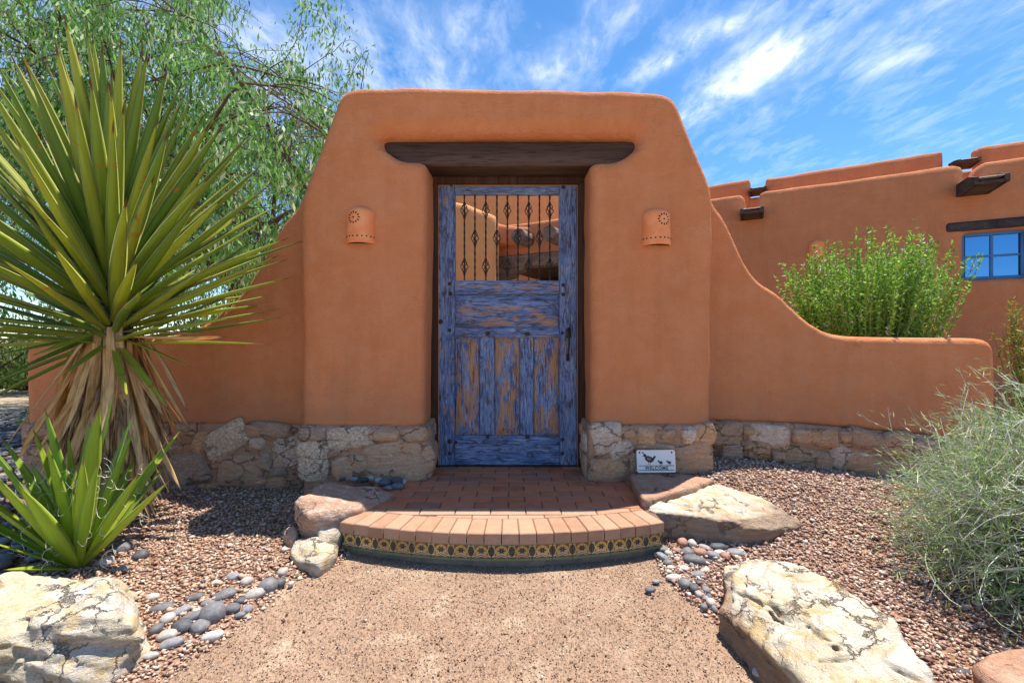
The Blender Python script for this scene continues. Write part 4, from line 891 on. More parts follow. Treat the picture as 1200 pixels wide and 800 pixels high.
for (x, y, w_, h_, m_, r_) in [(520, 300, 200, 100, P_GREY, -12), (565, 220, 120, 75, P_RED, -10), (445, 215, 110, 80, P_GREY, 15), (400, 130, 90, 80, P_RED, 0), (490, 135, 70, 80, P_PALE, 0), (610, 170, 100, 50, P_PALE, -25), (740, 165, 150, 60, P_DARK, 0),
        (690, 250, 120, 80, P_GREY, -20), (745, 215, 100, 50, P_PALE, 0), (800, 255, 80, 80, P_RED, 0), (910, 220, 170, 60, P_GREY, -5), (225, 185, 110, 50, P_GREY, 0), (270, 225, 70, 60, P_PALE, -30), (215, 255, 110, 60, P_GREY, -40), (265, 310, 80, 60, P_GREY, 0),
        (290, 355, 70, 50, P_PALE, 0), (155, 230, 40, 40, P_PALE, 0), (345, 195, 80, 50, P_RED, 0), (410, 375, 110, 65, P_PALE, 20), (490, 345, 40, 60, P_GREY, 0), (610, 380, 100, 50, P_PALE, 15), (540, 360, 70, 40, P_DARK, 0), (540, 430, 130, 70, P_GREY, 0),
        (570, 495, 110, 45, P_DARK, -10), (425, 515, 100, 90, P_GREY, 10), (510, 560, 80, 80, P_DARK, 0), (550, 610, 60, 70, P_PALE, 0), (620, 570, 70, 70, P_GREY, 0), (665, 690, 80, 80, P_PALE, 0), (600, 720, 60, 60, P_GREY, 0), (460, 600, 40, 40, P_PALE, 0), (640, 300, 60, 50, P_DARK, 0),
        (320, 445, 130, 40, P_PALE, 0), (620, 640, 60, 50, P_GREY, 0), (590, 450, 60, 50, P_DARK, 0), (470, 480, 60, 40, P_GREY, 0), (520, 520, 60, 40, P_GREY, 0), (350, 270, 60, 40, P_PALE, 0), (390, 300, 50, 40, P_RED, 0), (650, 620, 50, 50, P_DARK, 0), (700, 740, 50, 60, P_GREY, 0)]:
    kind_ = {P_GREY: 'grey', P_DARK: 'dark', P_PALE: 'pale', P_RED: 'reddish'}[m_]
    pebble(o8[0]+x/8, o8[1]+y/8, w_/8*1.06, h_/8*1.06, m_, SPECIAL2.get((x, y)) or '%s river stone in the heap between the step and the long right boulder' % kind_, gr_+' (%s ones)' % kind_, r_)
pebble(762, 690, 11, 7, P_GREY, 'lone grey stone lying on the path left of the stone heap', None); pebble(769, 680, 9, 5, P_GREY, 'tiny grey stone on the path just above the lone one', None); pebble(765, 695, 4, 4, P_RED, 'tiny red stone touching the lone grey stone on the path', None)
for (x, y, w_, h_, m_) in [(437, 560, 12, 9, P_PALE), (444, 563, 8, 7, P_PALE), (451, 566, 13, 11, P_GREY), (465, 564, 15, 9, P_DARK), (466, 570, 14, 9, P_GREY), (455, 571, 10, 6, P_GREY), (427, 562, 10, 6, P_DARK), (415, 561, 10, 6, P_GREY), (402, 560, 14, 8, P_DARK), (409, 558, 9, 6, P_PALE), (474, 564, 4, 6, P_PALE)]:
    kind_ = {P_GREY: 'grey', P_DARK: 'dark', P_PALE: 'pale'}[m_]
    pebble(x, y, w_*1.05, h_*1.05, m_, 'small %s stone on the landing between left pillar and reddish boulder' % kind_, 'stones tucked behind the reddish boulder (%s ones)' % kind_, 0, z=0.155)
for (x, y, w_, h_, m_, l_) in [(892, 787, 18, 12, P_PALE, 'white stone at the foot of the long right boulder'), (915, 794, 20, 10, P_GREY, 'grey stone at the bottom edge beside the long right boulder'), (1128, 786, 18, 8, P_DARK, 'dark stone behind the lower end of the long right boulder')]:
    pebble(x, y, w_, h_, m_, l_, None)

# ------------------------------------------------------------------ welcome sign
X_, Y_, Z_ = up(769, 553, 0.235); sg = empty('welcome_sign', (X_, Y_-0.005, Z_), 'small white WELCOME plaque with quails leaning on the right pillar', 'sign')
sw, sh = 0.262, 0.148; tilt = -math.radians(8)
sg.rotation_euler = (tilt, 0, math.radians(1.5))
def local(name, v, f, mat, smooth=False):
    o = bpy.data.objects.new(name, mesh(name, v, f, smooth)); o.data.materials.append(mat); COL.objects.link(o); o.parent = sg; return o
rnd_ = 0.012; pts = []
for sx in (-1, 1):
    for sz in (0, 1):
        for k in range(4):
            a_ = PI/2*k/3; cx_ = sx*(sw/2-rnd_)+sx*rnd_*math.cos(a_); cz_ = (sh-rnd_ if sz else rnd_)+(1 if sz else -1)*rnd_*math.sin(a_)
            pts += [(cx_, -0.006, cz_), (cx_, 0.006, cz_)]
v, f = hullm(pts); local('plaque', v, f, SIGN)
mb = MB()
def flatpoly(pp, y=-0.0072): 
    n = len(pp); mb.add([(x, y, z) for x, z in pp]+[(x, -0.0055, z) for x, z in pp], [list(range(n)), list(range(n, 2*n))[::-1]]+[[i, i+n, (i+1) % n+n, (i+1) % n] for i in range(n)])
def blob(cx_, cz_, rx, rz, rot=0, n=14, y=-0.0072): 
    a_ = math.radians(rot); flatpoly([(cx_+rx*math.cos(t_)*math.cos(a_)-rz*math.sin(t_)*math.sin(a_), cz_+rx*math.cos(t_)*math.sin(a_)+rz*math.sin(t_)*math.cos(a_)) for t_ in [2*PI*k/n for k in range(n)]], y)
for z_ in (0.014, 0.043): flatpoly([(-0.122, z_), (0.122, z_), (0.122, z_+0.0035), (-0.122, z_+0.0035)])
for x_ in (-0.112, 0.108): blob(x_, 0.132, 0.006, 0.006)
# quail family: mother with plume and tail, two chicks
blob(-0.048, 0.088, 0.030, 0.020, -22, 16, -0.0080); blob(-0.076, 0.112, 0.010, 0.010, 0, 10, -0.0082)
flatpoly([(-0.03, 0.09), (-0.01, 0.112), (0.0, 0.106), (-0.02, 0.076)]); flatpoly([(-0.084, 0.118), (-0.096, 0.134), (-0.090, 0.137), (-0.078, 0.121)]); flatpoly([(-0.086, 0.113), (-0.096, 0.108), (-0.085, 0.107)])
for x_ in (-0.055, -0.042): flatpoly([(x_, 0.07), (x_+0.003, 0.07), (x_+0.001, 0.052), (x_-0.002, 0.052)])
for cx_ in (0.030, 0.088):
    blob(cx_, 0.066, 0.014, 0.0085, -8, 12); blob(cx_-0.015, 0.075, 0.0055, 0.0055, 0, 8); flatpoly([(cx_-0.004, 0.058), (cx_-0.001, 0.058), (cx_-0.002, 0.048), (cx_-0.005, 0.048)]); flatpoly([(cx_+0.006, 0.058), (cx_+0.009, 0.058), (cx_+0.008, 0.048), (cx_+0.005, 0.048)])
V_ = np.concatenate(mb.v); local('quail_print', V_, mb.f, INK)
mb = MB(); blob(-0.050, 0.090, 0.016, 0.010, -22, 12, -0.0090); V_ = np.concatenate(mb.v); local('wing_print', V_, mb.f, INK2)
fc = bpy.data.curves.new('lettering', 'FONT'); fc.body = 'WELCOME'; fc.size = 0.030; fc.align_x = 'CENTER'; fc.extrude = 0.0008; fc.space_character = 1.15; fc.offset = 0.0006
fo = bpy.data.objects.new('lettering_curve', fc); COL.objects.link(fo); bpy.context.view_layer.update()
me = bpy.data.meshes.new_from_object(fo.evaluated_get(bpy.context.evaluated_depsgraph_get())); bpy.data.objects.remove(fo); me.materials.clear(); me.materials.append(INK)
lo_ = bpy.data.objects.new('lettering', me); COL.objects.link(lo_); lo_.parent = sg; lo_.location = (0, -0.0068, 0.0195); lo_.rotation_euler = (PI/2, 0, 0)

# ------------------------------------------------------------------ yuccas
def leaf_mesh(name, L, wmax, curve, seed, mat, n=12, fold=0.35, dead=False):
    """a stiff dagger leaf along +Z, its upper face towards +Y"""
    rs = np.random.RandomState(seed); v = []; c = []; tw = rs.uniform(-0.3, 0.3)*(3 if dead else 1); sb = rs.uniform(-1, 1)*curve
    for i in range(n+1):
        t_ = i/n; wd = wmax*(0.62+0.38*math.sin(min(t_/0.45, 1)*PI/2))*(1-max(0, (t_-0.45)/0.55)**1.7) if t_ < 1 else 0.0015
        wd = max(wd, 0.0015)
        z_ = L*t_; y_ = -curve*t_*t_; x_ = sb*0.6*t_*t_
        if dead: x_ += 0.012*math.sin(6*t_+seed); y_ += 0.01*math.sin(5*t_+seed*2)
        a_ = tw*t_
        for s_, u_ in ((-1, 0), (-0.55, 0), (0, 0), (0.55, 0), (1, 0), (0.5, 1), (0, 1), (-0.5, 1)):
            xx = s_*wd/2; yy_ = fold*wd*(abs(s_)**1.5)*0.5 if not u_ else fold*wd*(abs(s_)**1.5)*0.5-0.16*wd*(0.15 if dead else 1)
            v.append((x_+xx*math.cos(a_)-yy_*math.sin(a_), y_+xx*math.sin(a_)+yy_*math.cos(a_), z_)); c.append((t_, abs(s_), 0))
    m_ = 8; f = [[i*m_+k, (i+1)*m_+k, (i+1)*m_+(k+1) % m_, i*m_+(k+1) % m_] for i in range(n) for k in range(m_)]
    me = mesh(name, v, f, True); a_ = me.color_attributes.new('tint', 'FLOAT_COLOR', 'POINT'); a_.data.foreach_set('color', np.c_[np.array(c), np.ones(len(c))].astype(np.float32).ravel())
    me.materials.append(mat); return me
def place_leaf(name, me, root, p, d, sc=1.0, upv=None, roll=0.0):
    d = Vector(d).normalized(); u_ = Vector(upv if upv else (0, 0, 1)); s_ = d.cross(u_)
    if s_.length < 1e-3: s_ = Vector((1, 0, 0))
    s_.normalize(); y_ = s_.cross(d).normalized()
    M = Matrix((s_, y_, d)).transposed().to_4x4() @ Matrix.Rotation(roll, 4, 'Z')
    o = bpy.data.objects.new(name, me); COL.objects.link(o); o.parent = root
    o.matrix_local = Matrix.Translation(Vector(p)-worg(root)) @ M @ Matrix.Scale(sc, 4); return o
random.seed(21)
YX, YY = -2.50, 2.85; yb = h1(YX, YY)
yu = empty('yucca', (YX, YY, yb), 'tall yucca with a huge spiky green crown and a skirt of dead leaves', 'yucca')
lm = [leaf_mesh('leaf', 1.0, random.uniform(0.056, 0.072), random.uniform(-0.05, 0.11), 40+i, YUC) for i in range(9)]
N = 182
for i in range(N):
    t_ = i/(N-1); az = i*2.39996; el = math.radians(-4+88*t_**0.8)+random.uniform(-.13, .13); z_ = 1.10+0.60*t_
    az += random.uniform(-.12, .12)
    d = (math.cos(az)*math.cos(el), math.sin(az)*math.cos(el), math.sin(el))
    if d[1] > 0.45 and el < math.radians(10): d = (d[0], 0.3, abs(d[2])+0.25)
    r_ = 0.07*(1-t_*0.6); L = (0.97+0.30*min(1, t_*1.6))*random.uniform(0.88, 1.05)
    if d[1] < -0.25: L *= 0.94
    if t_ < 0.1: L *= 0.9
    place_leaf('leaf', lm[i % 9], yu, (YX+d[0]*r_, YY+d[1]*r_, z_), d, L, roll=random.uniform(-.35, .35))
for i in range(11):
    az = -PI/2+(i-5)*0.26+random.uniform(-.1, .1); el = math.radians(random.uniform(-34, -8)); d = (math.cos(az)*math.cos(el), math.sin(az)*math.cos(el), math.sin(el))
    place_leaf('leaf', lm[i % 9], yu, (YX+d[0]*0.07, YY+d[1]*0.07, random.uniform(1.08, 1.2)), d, random.uniform(0.45, 0.7), roll=random.uniform(-.3, .3))
tb = MB(); tb.tube([(YX, YY, yb-0.05), (YX, YY, 0.5), (YX, YY, 1.2), (YX, YY, 1.65)], [0.15, 0.12, 0.10, 0.05], 12, col=(0.09, 0.05, 0.03)); tb.build('trunk', BARK, yu, True, colors=True)
dm = [leaf_mesh('dead_leaf', 1.0, random.uniform(0.07, 0.095), random.uniform(-0.06, 0.08), 70+i, DEAD, 12, 0.25, True) for i in range(8)]
for i in range(135):
    az = i*2.39996+random.uniform(-.2, .2); t_ = random.random(); el = math.radians(random.uniform(-88, -73) if i % 7 else random.uniform(-70, -56))
    z_ = 0.76+0.50*t_; d = (math.cos(az)*math.cos(el), math.sin(az)*math.cos(el), math.sin(el))
    L = min(random.uniform(0.55, 0.86), z_-yb-0.1)
    if d[1] > 0.2: L = min(L, 0.5)
    place_leaf('dead_leaf', dm[i % 8], yu, (YX+math.cos(az)*0.12, YY+math.sin(az)*0.12, z_), d, L, upv=(math.cos(az), math.sin(az), 0.3), roll=random.uniform(-.5, .5))
for d, L, z_ in (((0.98, -0.15, -0.02), 0.72, 1.14), ((0.97, -0.2, 0.03), 0.62, 1.17), ((0.72, -0.35, -0.62), 0.62, 1.08), ((0.62, -0.3, -0.8), 0.75, 1.05)):
    place_leaf('dead_leaf', dm[int(L*100) % 8], yu, (YX+0.1, YY-0.05, z_), d, L)
tb = MB(); rs = np.random.RandomState(8)
for i in range(1500):
    a_ = rs.rand()*2*PI; z_ = rs.uniform(yb+0.08, 0.85); r0 = 0.13+rs.rand()*0.06; l_ = rs.uniform(0.10, 0.30); r1 = r0+l_*rs.uniform(0.05, 0.45)
    zb = max(z_-l_, yb+0.01); am = a_+rs.uniform(-.25, .25); w_ = rs.uniform(0.004, 0.011)
    p0 = np.array([YX+math.cos(a_)*r0, YY+math.sin(a_)*r0, z_]); p1 = np.array([YX+math.cos(am)*r1, YY+math.sin(am)*r1, zb]); tx = np.array([-math.sin(a_), math.cos(a_), 0])*w_
    k = np.array([(0.44, 0.26, 0.12), (0.28, 0.17, 0.10), (0.58, 0.38, 0.18), (0.38, 0.28, 0.20)][rs.randint(4)])
    tb.add([p0-tx, p0+tx, (p0+p1)/2+tx*0.9+rs.randn(3)*0.006, p1, (p0+p1)/2-tx*0.9], [[0, 1, 2, 3, 4]], k)
tag(tb.build('dead_thatch', BARK, yu, colors=True), kind='stuff')

X_, Y_, _ = up(92, 668, 0.0); X_, Y_ = -2.13, 2.24; sb_ = h1(X_, Y_)+0.01
ys = empty('young_yucca', (X_, Y_, sb_), 'small bright green yucca in front of the tall one, behind the left boulder', 'yucca')
sm = [leaf_mesh('leaf', 1.0, random.uniform(0.08, 0.11), random.uniform(-0.01, 0.05), 140+i, YUS, 12, 0.3) for i in range(6)]
rsn = random.Random(5)
for i in range(30):
    t_ = i/29; az = i*2.39996; el = math.radians(20+64*t_**0.75); L = (0.62+0.20*t_**0.5)*rsn.uniform(0.8, 1.08)
    d = (math.cos(az)*math.cos(el)*1.0, math.sin(az)*math.cos(el), math.sin(el))
    if t_ < 0.25 and d[1] < -0.6: L *= 0.55
    if t_ < 0.4 and d[0] > 0.3: d = (d[0]*0.7, d[1], d[2]+0.35)
    place_leaf('leaf', sm[i % 6], ys, (X_+d[0]*0.03, Y_+d[1]*0.03, sb_), d, L, roll=rsn.uniform(-.3, .3))
tb = MB(); rs = np.random.RandomState(12)
for i in range(110):
    a_ = rs.rand()*2*PI; r_ = rs.uniform(0.05, 0.32); z_ = sb_+rs.uniform(0.08, 0.5); p = np.array([X_+math.cos(a_)*r_, Y_+math.sin(a_)*r_*0.8, z_]); R_ = rs.uniform(0.012, 0.03); ph = rs.rand()*6
    tb.tube([p+np.array([R_*math.cos(ph+k*0.6)*(1+k*.1), R_*0.4*math.sin(k), R_*math.sin(ph+k*0.6)*(1+k*.1)]) for k in range(7)], 0.0011, 3, False, col=(0.6, 0.55, 0.42))
tag(tb.build('curling_fibres', BARK, ys, colors=True), kind='stuff')

# ------------------------------------------------------------------ foliage tools
def leaf_cloud(name, P, D, L, Wd, cols, parent, seed=0, droop=0.0, label=None, mat=None):
    """thousands of little pointed leaves at P along D"""
    rs = np.random.RandomState(seed); n = len(P); D = D+rs.randn(n, 3)*0.35; D[:, 2] -= droop; D /= np.linalg.norm(D, axis=1)[:, None]
    u = np.cross(D, rs.randn(n, 3)); u /= np.linalg.norm(u, axis=1)[:, None]; l = (L*(0.6+0.8*rs.rand(n)))[:, None]; w_ = (Wd*(0.7+0.6*rs.rand(n)))[:, None]
    V_ = np.stack([P, P+D*l*0.45+u*w_/2, P+D*l, P+D*l*0.45-u*w_/2], 1).reshape(-1, 3); F = np.arange(n*4).reshape(-1, 4)
    o = obj(name, V_, F, mat or FOL, parent, False)
    c = np.array(cols)[rs.randint(0, len(cols), n)]*(0.7+0.6*rs.rand(n, 1))
    a_ = o.data.color_attributes.new('tint', 'FLOAT_COLOR', 'POINT'); a_.data.foreach_set('color', np.c_[np.repeat(c, 4, 0), np.ones(n*4)].astype(np.float32).ravel())
    return tag(o, kind='stuff')
def tree(loc, hgt, spread_, label, seed, nleaf, cols, cat='tree', lean=(0, 0), L=0.085, Wd=0.02, trunk_h=0.3, nl=7):
    rs = np.random.RandomState(seed); rt = empty('feathery_tree', loc, label, cat); tw = MB(); P = []; D = []
    base_ = np.array(loc, float)
    def grow(p, d, l, r_, dep):
        n = 6; pts = [p]; rr = [r_]
        for i in range(n):
            d = d+rs.randn(3)*0.13; d[2] += 0.03 if dep < 2 else -0.04*dep; d /= np.linalg.norm(d); p = p+d*l/n; pts.append(p); rr.append(r_*(1-0.5*(i+1)/n))
        if p[0] > -0.31*p[1]: return
        tw.tube(pts, rr, 6 if dep < 2 else 4, False, col=(0.10, 0.06, 0.045))
        if dep >= 2:
            for q in pts[1:]:
                P.append(q); D.append(d.copy())
        if dep < 4:
            k = 3 if dep < 3 else 3
            for j in range(k+(dep == 1)):
                q = pts[rs.randint(2, n+1)] if j else pts[-1]; e = d*0.75+rs.randn(3)*np.array([0.62, 0.62, 0.42])
                e /= np.linalg.norm(e); grow(q, e, l*rs.uniform(0.6, 0.82), r_*0.5, dep+1)
    tw.tube([base_, base_+np.array([lean[0]*0.3, lean[1]*0.3, hgt*trunk_h*0.6]), base_+np.array([lean[0], lean[1], hgt*trunk_h])], [0.17, 0.14, 0.12], 9, col=(0.10, 0.065, 0.05))
    top = base_+np.array([lean[0], lean[1], hgt*trunk_h])
    for k in range(nl):
        a_ = 2*PI*k/nl+rs.rand(); e = np.array([math.cos(a_)*spread_, math.sin(a_)*spread_, rs.uniform(0.35, 1.3)]); e /= np.linalg.norm(e); grow(top, e, hgt*0.36, 0.075, 0)
    tw.build('trunk', BARK, rt, True, colors=True)
    P = np.array(P); D = np.array(D); kk = P[:, 0] < -0.32*P[:, 1]+0.2*rs.randn(len(P)); P = P[kk]; D = D[kk]; i = rs.randint(0, len(P), nleaf); Q = P[i]+D[i]*rs.uniform(-0.2, 0.25, (nleaf, 1))+rs.randn(nleaf, 3)*np.array([0.10, 0.10, 0.13]); Q[:, 2] -= np.abs(rs.randn(nleaf))*0.10; kk = vn(Q, 1.7, seed)+0.6*vn(Q, 4.5, seed+1) > 0.02; Q = Q[kk]; nleaf = len(Q)
    leaf_cloud('crown', Q, np.tile((0, 0, -0.4), (nleaf, 1)).astype(float), L, Wd, cols, rt, seed, 0.45)
    return rt
TG = [(0.13, 0.31, 0.055), (0.19, 0.40, 0.08), (0.08, 0.20, 0.045), (0.28, 0.46, 0.13), (0.50, 0.56, 0.36), (0.20, 0.38, 0.07)]
tree((-4.6, 7.6, 0), 6.6, 0.9, 'feathery green tree behind the left wall nearest the gateway', 3, 120000, TG, lean=(0.0, 0), L=0.095, Wd=0.024)
tree((-7.7, 8.6, 0), 8.0, 0.95, 'tall feathery tree rising behind the big yucca', 8, 120000, TG, lean=(-0.1, 0), L=0.1, Wd=0.025)
tree((-6.2, 11.5, 0), 8.5, 0.9, 'more distant feathery tree seen between the other crowns', 15, 30000, TG, L=0.11, Wd=0.028)

def shrub(name, loc, rad, hgt, label, seed, nstem, leaves, L, Wd, cols, cat='shrub', group=None):
    rs = np.random.RandomState(seed); g = empty(name, loc, label, cat, group); tb = MB(); P = []; D = []
    for i in range(nstem):
        a_ = rs.rand()*2*PI; e = rs.uniform(0.25, 1.4); d = np.array([math.cos(a_)*math.cos(e), math.sin(a_)*math.cos(e), math.sin(e)]); l_ = 1/math.hypot(math.cos(e)/rad, math.sin(e)/hgt)*rs.uniform(0.6, 1.05)
        pts = [np.array(loc)+d*l_*k/5+rs.randn(3)*0.04*rad*k/5 for k in range(6)]; tb.tube(pts, np.linspace(0.012, 0.004, 6)*rad, 4, False, col=(0.16, 0.12, 0.07)); 
        for k in range(leaves): t_ = rs.uniform(1.2, 5); j = int(t_); t_ -= j; q = pts[j]*(1-t_)+pts[min(j+1, 5)]*t_; P.append(q+rs.randn(3)*0.06*rad); D.append(d)
    tb.build('stems', BARK, g, colors=True); leaf_cloud('crown', np.array(P), np.array(D), L, Wd, cols, g, seed); return g
LG = [(0.16, 0.26, 0.05), (0.22, 0.30, 0.07), (0.10, 0.18, 0.04), (0.32, 0.33, 0.08)]
shrub('desert_shrub', (-4.55, 6.9, 0), 1.5, 1.9, 'bright green shrub filling the gap under the tree behind the left wall', 1, 90, 60, 0.09, 0.03, LG)
shrub('desert_shrub', (-10.9, 10.2, 0), 1.4, 1.5, 'green shrub far beyond the left end of the wall', 2, 80, 60, 0.10, 0.035, LG)
shrub('desert_shrub', (-8.6, 9.0, 0), 0.7, 1.2, 'yellowish flowering bush just past the left wall end', 3, 60, 60, 0.08, 0.03, [(0.45, 0.36, 0.04), (0.30, 0.32, 0.06), (0.16, 0.22, 0.05)])
shrub('desert_shrub', (-13.5, 13, 0), 1.6, 1.7, 'larger green shrub beyond the sand at the far left', 4, 80, 60, 0.11, 0.04, LG)
random.seed(4)
for i in range(34):
    d_ = random.uniform(11, 60); x = -d_*random.uniform(0.98, 1.35)
    shrub('scrub_bush', (x, d_, 0), random.uniform(0.4, 1.2), random.uniform(0.3, 1.0), 'low desert scrub bush scattered over the sand beyond the left wall end', 30+i, 26, 30, 0.12, 0.05, [(0.16, 0.18, 0.06), (0.22, 0.22, 0.09), (0.12, 0.15, 0.05)], 'bush', 'scrub bushes on the sand')
random.seed(14)
for i in range(7):
    x, y = [(-6.2, 5.9), (-6.9, 6.6), (-7.4, 7.0), (-5.6, 5.3), (-8.0, 7.8), (-6.5, 6.1), (-7.2, 6.2)][i]
    shrub('grass_tuft', (x, y, h1(x, y)-0.02), 0.14, 0.12, 'small dry grass tuft on the sand past the left wall end', 80+i, 16, 14, 0.05, 0.012, [(0.22, 0.26, 0.08), (0.34, 0.32, 0.12)], 'grass tuft', 'dry tufts on the sand')

# green flowering bush behind the right wall
def wand_bush(loc, n, Lh, spreadx, label, seed, cols, flo, leafn=70, L=0.035, Wd=0.012, lean=0.0):
    rs = np.random.RandomState(seed); g = empty('flowering_bush', loc, label, 'bush'); tb = MB(); P = []; D = []; FP = []; FD = []
    for i in range(n):
        a_ = rs.rand()*2*PI; s_ = math.sqrt(rs.rand())*spreadx; d = np.array([math.cos(a_)*s_+lean, math.sin(a_)*s_*0.8, 1.0]); ln = Lh*rs.uniform(0.72, 1.04)*(1-0.12*s_/spreadx); d /= np.linalg.norm(d)
        p = np.array(loc)+np.array([math.cos(a_), math.sin(a_), 0])*rs.uniform(0, 0.16); pts = [p]
        for k in range(8): d = d+np.array([0, 0, 0.035])+rs.randn(3)*0.035; d /= np.linalg.norm(d); p = p+d*ln/8; pts.append(p)
        tb.tube(pts, np.linspace(0.007, 0.002, 9), 4, False, col=(0.20, 0.24, 0.07))
        for k in range(leafn):
            t_ = 8*(1-rs.rand()**1.0*0.78); j = min(int(t_), 7); q = pts[j]+(pts[j+1]-pts[j])*(t_-j); P.append(q); D.append(d*0.6+rs.randn(3)*0.5)
        for k in range(rs.randint(0, flo+1)): t_ = rs.uniform(4.5, 8); j = min(int(t_), 7); FP.append(pts[j]+(pts[j+1]-pts[j])*(t_-j)+rs.randn(3)*0.012); FD.append(rs.randn(3))
    tb.build('stems', BARK, g, colors=True); leaf_cloud('leaves', np.array(P), np.array(D), L, Wd, cols, g, seed)
    if FP:
        FP = np.repeat(np.array(FP), 5, 0); leaf_cloud('flowers', FP, np.random.RandomState(2).randn(len(FP), 3), 0.022, 0.013, [(0.72, 0.55, 0.62), (0.8, 0.7, 0.72), (0.6, 0.42, 0.5)], g, seed+1)
    return g
BG = [(0.20, 0.40, 0.04), (0.29, 0.50, 0.06), (0.13, 0.28, 0.035), (0.40, 0.58, 0.12)]
wand_bush((3.31, 4.25, 0.15), 540, 1.99, 0.43, 'bright green bush with pale pink flowers behind the right wall', 4, BG, 2, 150, 0.036, 0.013)
wand_bush((5.12, 4.4, 0.1), 44, 1.62, 0.22, 'yellow green shrub cut by the right edge, below the blue window', 6, [(0.30, 0.34, 0.05), (0.40, 0.30, 0.06), (0.22, 0.28, 0.05), (0.45, 0.2, 0.06)], 0, 60, 0.05, 0.016)

# grey green broom at the lower right
rs = np.random.RandomState(17); bc = np.array([2.60, 1.98, h1(2.6, 1.98)]); g = empty('broom_shrub', tuple(bc), 'sprawling grey green broom shrub with wiry white stems at the right edge', 'shrub')
tb = MB(); P = []; D = []
SC = [(0.55, 0.52, 0.42), (0.70, 0.68, 0.58), (0.38, 0.42, 0.22), (0.76, 0.74, 0.66), (0.32, 0.42, 0.18), (0.42, 0.34, 0.26)]
for i in range(2100):
    a_ = rs.rand()*2*PI
    if rs.rand() < 0.6: a_ = math.radians(rs.uniform(115, 290))
    el = math.radians(rs.choice([rs.uniform(-8, 35), rs.uniform(20, 85)])); d = np.array([math.cos(a_)*math.cos(el), math.sin(a_)*math.cos(el), math.sin(el)])
    l_ = rs.uniform(0.25, 0.5) ; r0 = rs.uniform(0.02, 0.62)
    p = bc+np.array([d[0]*r0*0.90, d[1]*r0*0.72, 0.04+d[2]*r0*0.88+rs.rand()*0.08]); p[0] = min(p[0], 3.3); pts = [p]; c = SC[rs.randint(6)]; curl = rs.randn(3)*0.22
    for k in range(7):
        d = d+curl+rs.randn(3)*0.10; d[2] += 0.05-0.035*k; d /= np.linalg.norm(d); p = p+d*l_/7
        if p[2] < bc[2]-0.02: p[2] = bc[2]-0.02+rs.rand()*0.03; d[2] = abs(d[2])
        if p[1] > 3.3: p[1] = 3.3
        pts.append(p)
        if k > 1:
            for _ in range(2): P.append(p+rs.randn(3)*0.008); D.append(d*1.2+rs.randn(3)*0.4)
            if rs.rand() < 0.45:
                e = d+rs.randn(3)*0.6; e /= np.linalg.norm(e); q = p+e*0.06; q2 = q+e*0.05+np.array([0, 0, 0.02]); tb.tube([p, q, q2], [0.0018, 0.0014, 0.0009], 3, False, col=SC[rs.randint(6)])
                for _ in range(4): P.append(q+rs.randn(3)*0.02); D.append(e+rs.randn(3)*0.3)
    tb.tube(pts, np.linspace(0.0030, 0.0012, 8), 3, False, col=c)
tag(tb.build('wiry_stems', BARK, g, colors=True), kind='stuff')
leaf_cloud('needles', np.array(P), np.array(D), 0.038, 0.0042, [(0.30, 0.44, 0.14), (0.42, 0.54, 0.24), (0.20, 0.34, 0.08), (0.56, 0.62, 0.42), (0.34, 0.50, 0.18)], g, 5)
tb = MB(); tb.tube([up(922, 790, 0), up(918, 770, .12), up(905, 752, .2), up(897, 757, .19)], [0.0016, 0.0013, 0.001, 0.0008], 4, col=(0.45, 0.35, 0.2)); tb.tube([up(905, 772, .03), up(893, 748, .14)], 0.0012, 4, col=(0.5, 0.4, 0.25))
tag(tb.build('dry_twig', BARK, None, colors=True), 'thin dry twig standing at the foot of the long right boulder', 'twig')

rs = np.random.RandomState(44); n = 420; q = np.c_[rs.uniform(-2.6, 2.6, n), rs.uniform(1.3, 3.3, n)]; kq = (np.abs(q[:, 0]) > 0.75) | (q[:, 1] < 2.2); kq &= ~((np.abs(q[:, 0]) < 0.8) & (rs.rand(n) < 0.75)); q = q[kq]
Dq = rs.randn(len(q), 3); Dq[:, 2] = 0.05
leaf_cloud('leaf_litter', np.c_[q, H(q[:, 0], q[:, 1])+0.026], Dq, 0.03, 0.009, [(0.40, 0.28, 0.15), (0.28, 0.18, 0.09), (0.55, 0.42, 0.25), (0.30, 0.30, 0.12)], None, 3)
tag(bpy.data.objects['leaf_litter'], 'small dry leaves strewn over the gravel beds and path edges', 'leaf litter', kind='stuff')
# ------------------------------------------------------------------ the house
dw = Vector((-1.904, 1.0, 0)).normalized(); dn = Vector((dw.y, -dw.x, 0)); 
if dn.y < 0: dn = -dn
HO = Vector((6.1, 5.42, 0)); FR = (tuple(HO), tuple(dw), tuple(dn))
house = empty('adobe_house', tuple(HO+dw*2), 'long orange adobe house with stepped parapets and blue window on the right', 'house')
def s_of(px, back=0.0):      # distance along the wall at which it is seen in column px
    o_ = HO+dn*back; k = (px-600)/FPX; return (o_.x-k*o_.y)/(k*dw.y-dw.x)
def hz(px, py, back=0.0):
    p_ = HO+dn*back+dw*s_of(px, back); return CZ+(398-py)*p_.y/FPX
TOP = CZ+2.2
def par(stations):
    return stations
n1a, n1b = s_of(889), s_of(873); n2a, n2b = s_of(1148), s_of(1130)
po0, po1 = s_of(700), s_of(583)
zb = hz(640, 309)
poly = [(-2.5, -0.2), (-2.5, TOP)]+[(n2a-0.05, TOP), (n2a, TOP-0.06), (n2a+0.03, TOP-0.30), (n2b-0.03, TOP-0.30), (n2b, TOP-0.05), (n2b+0.06, TOP)]
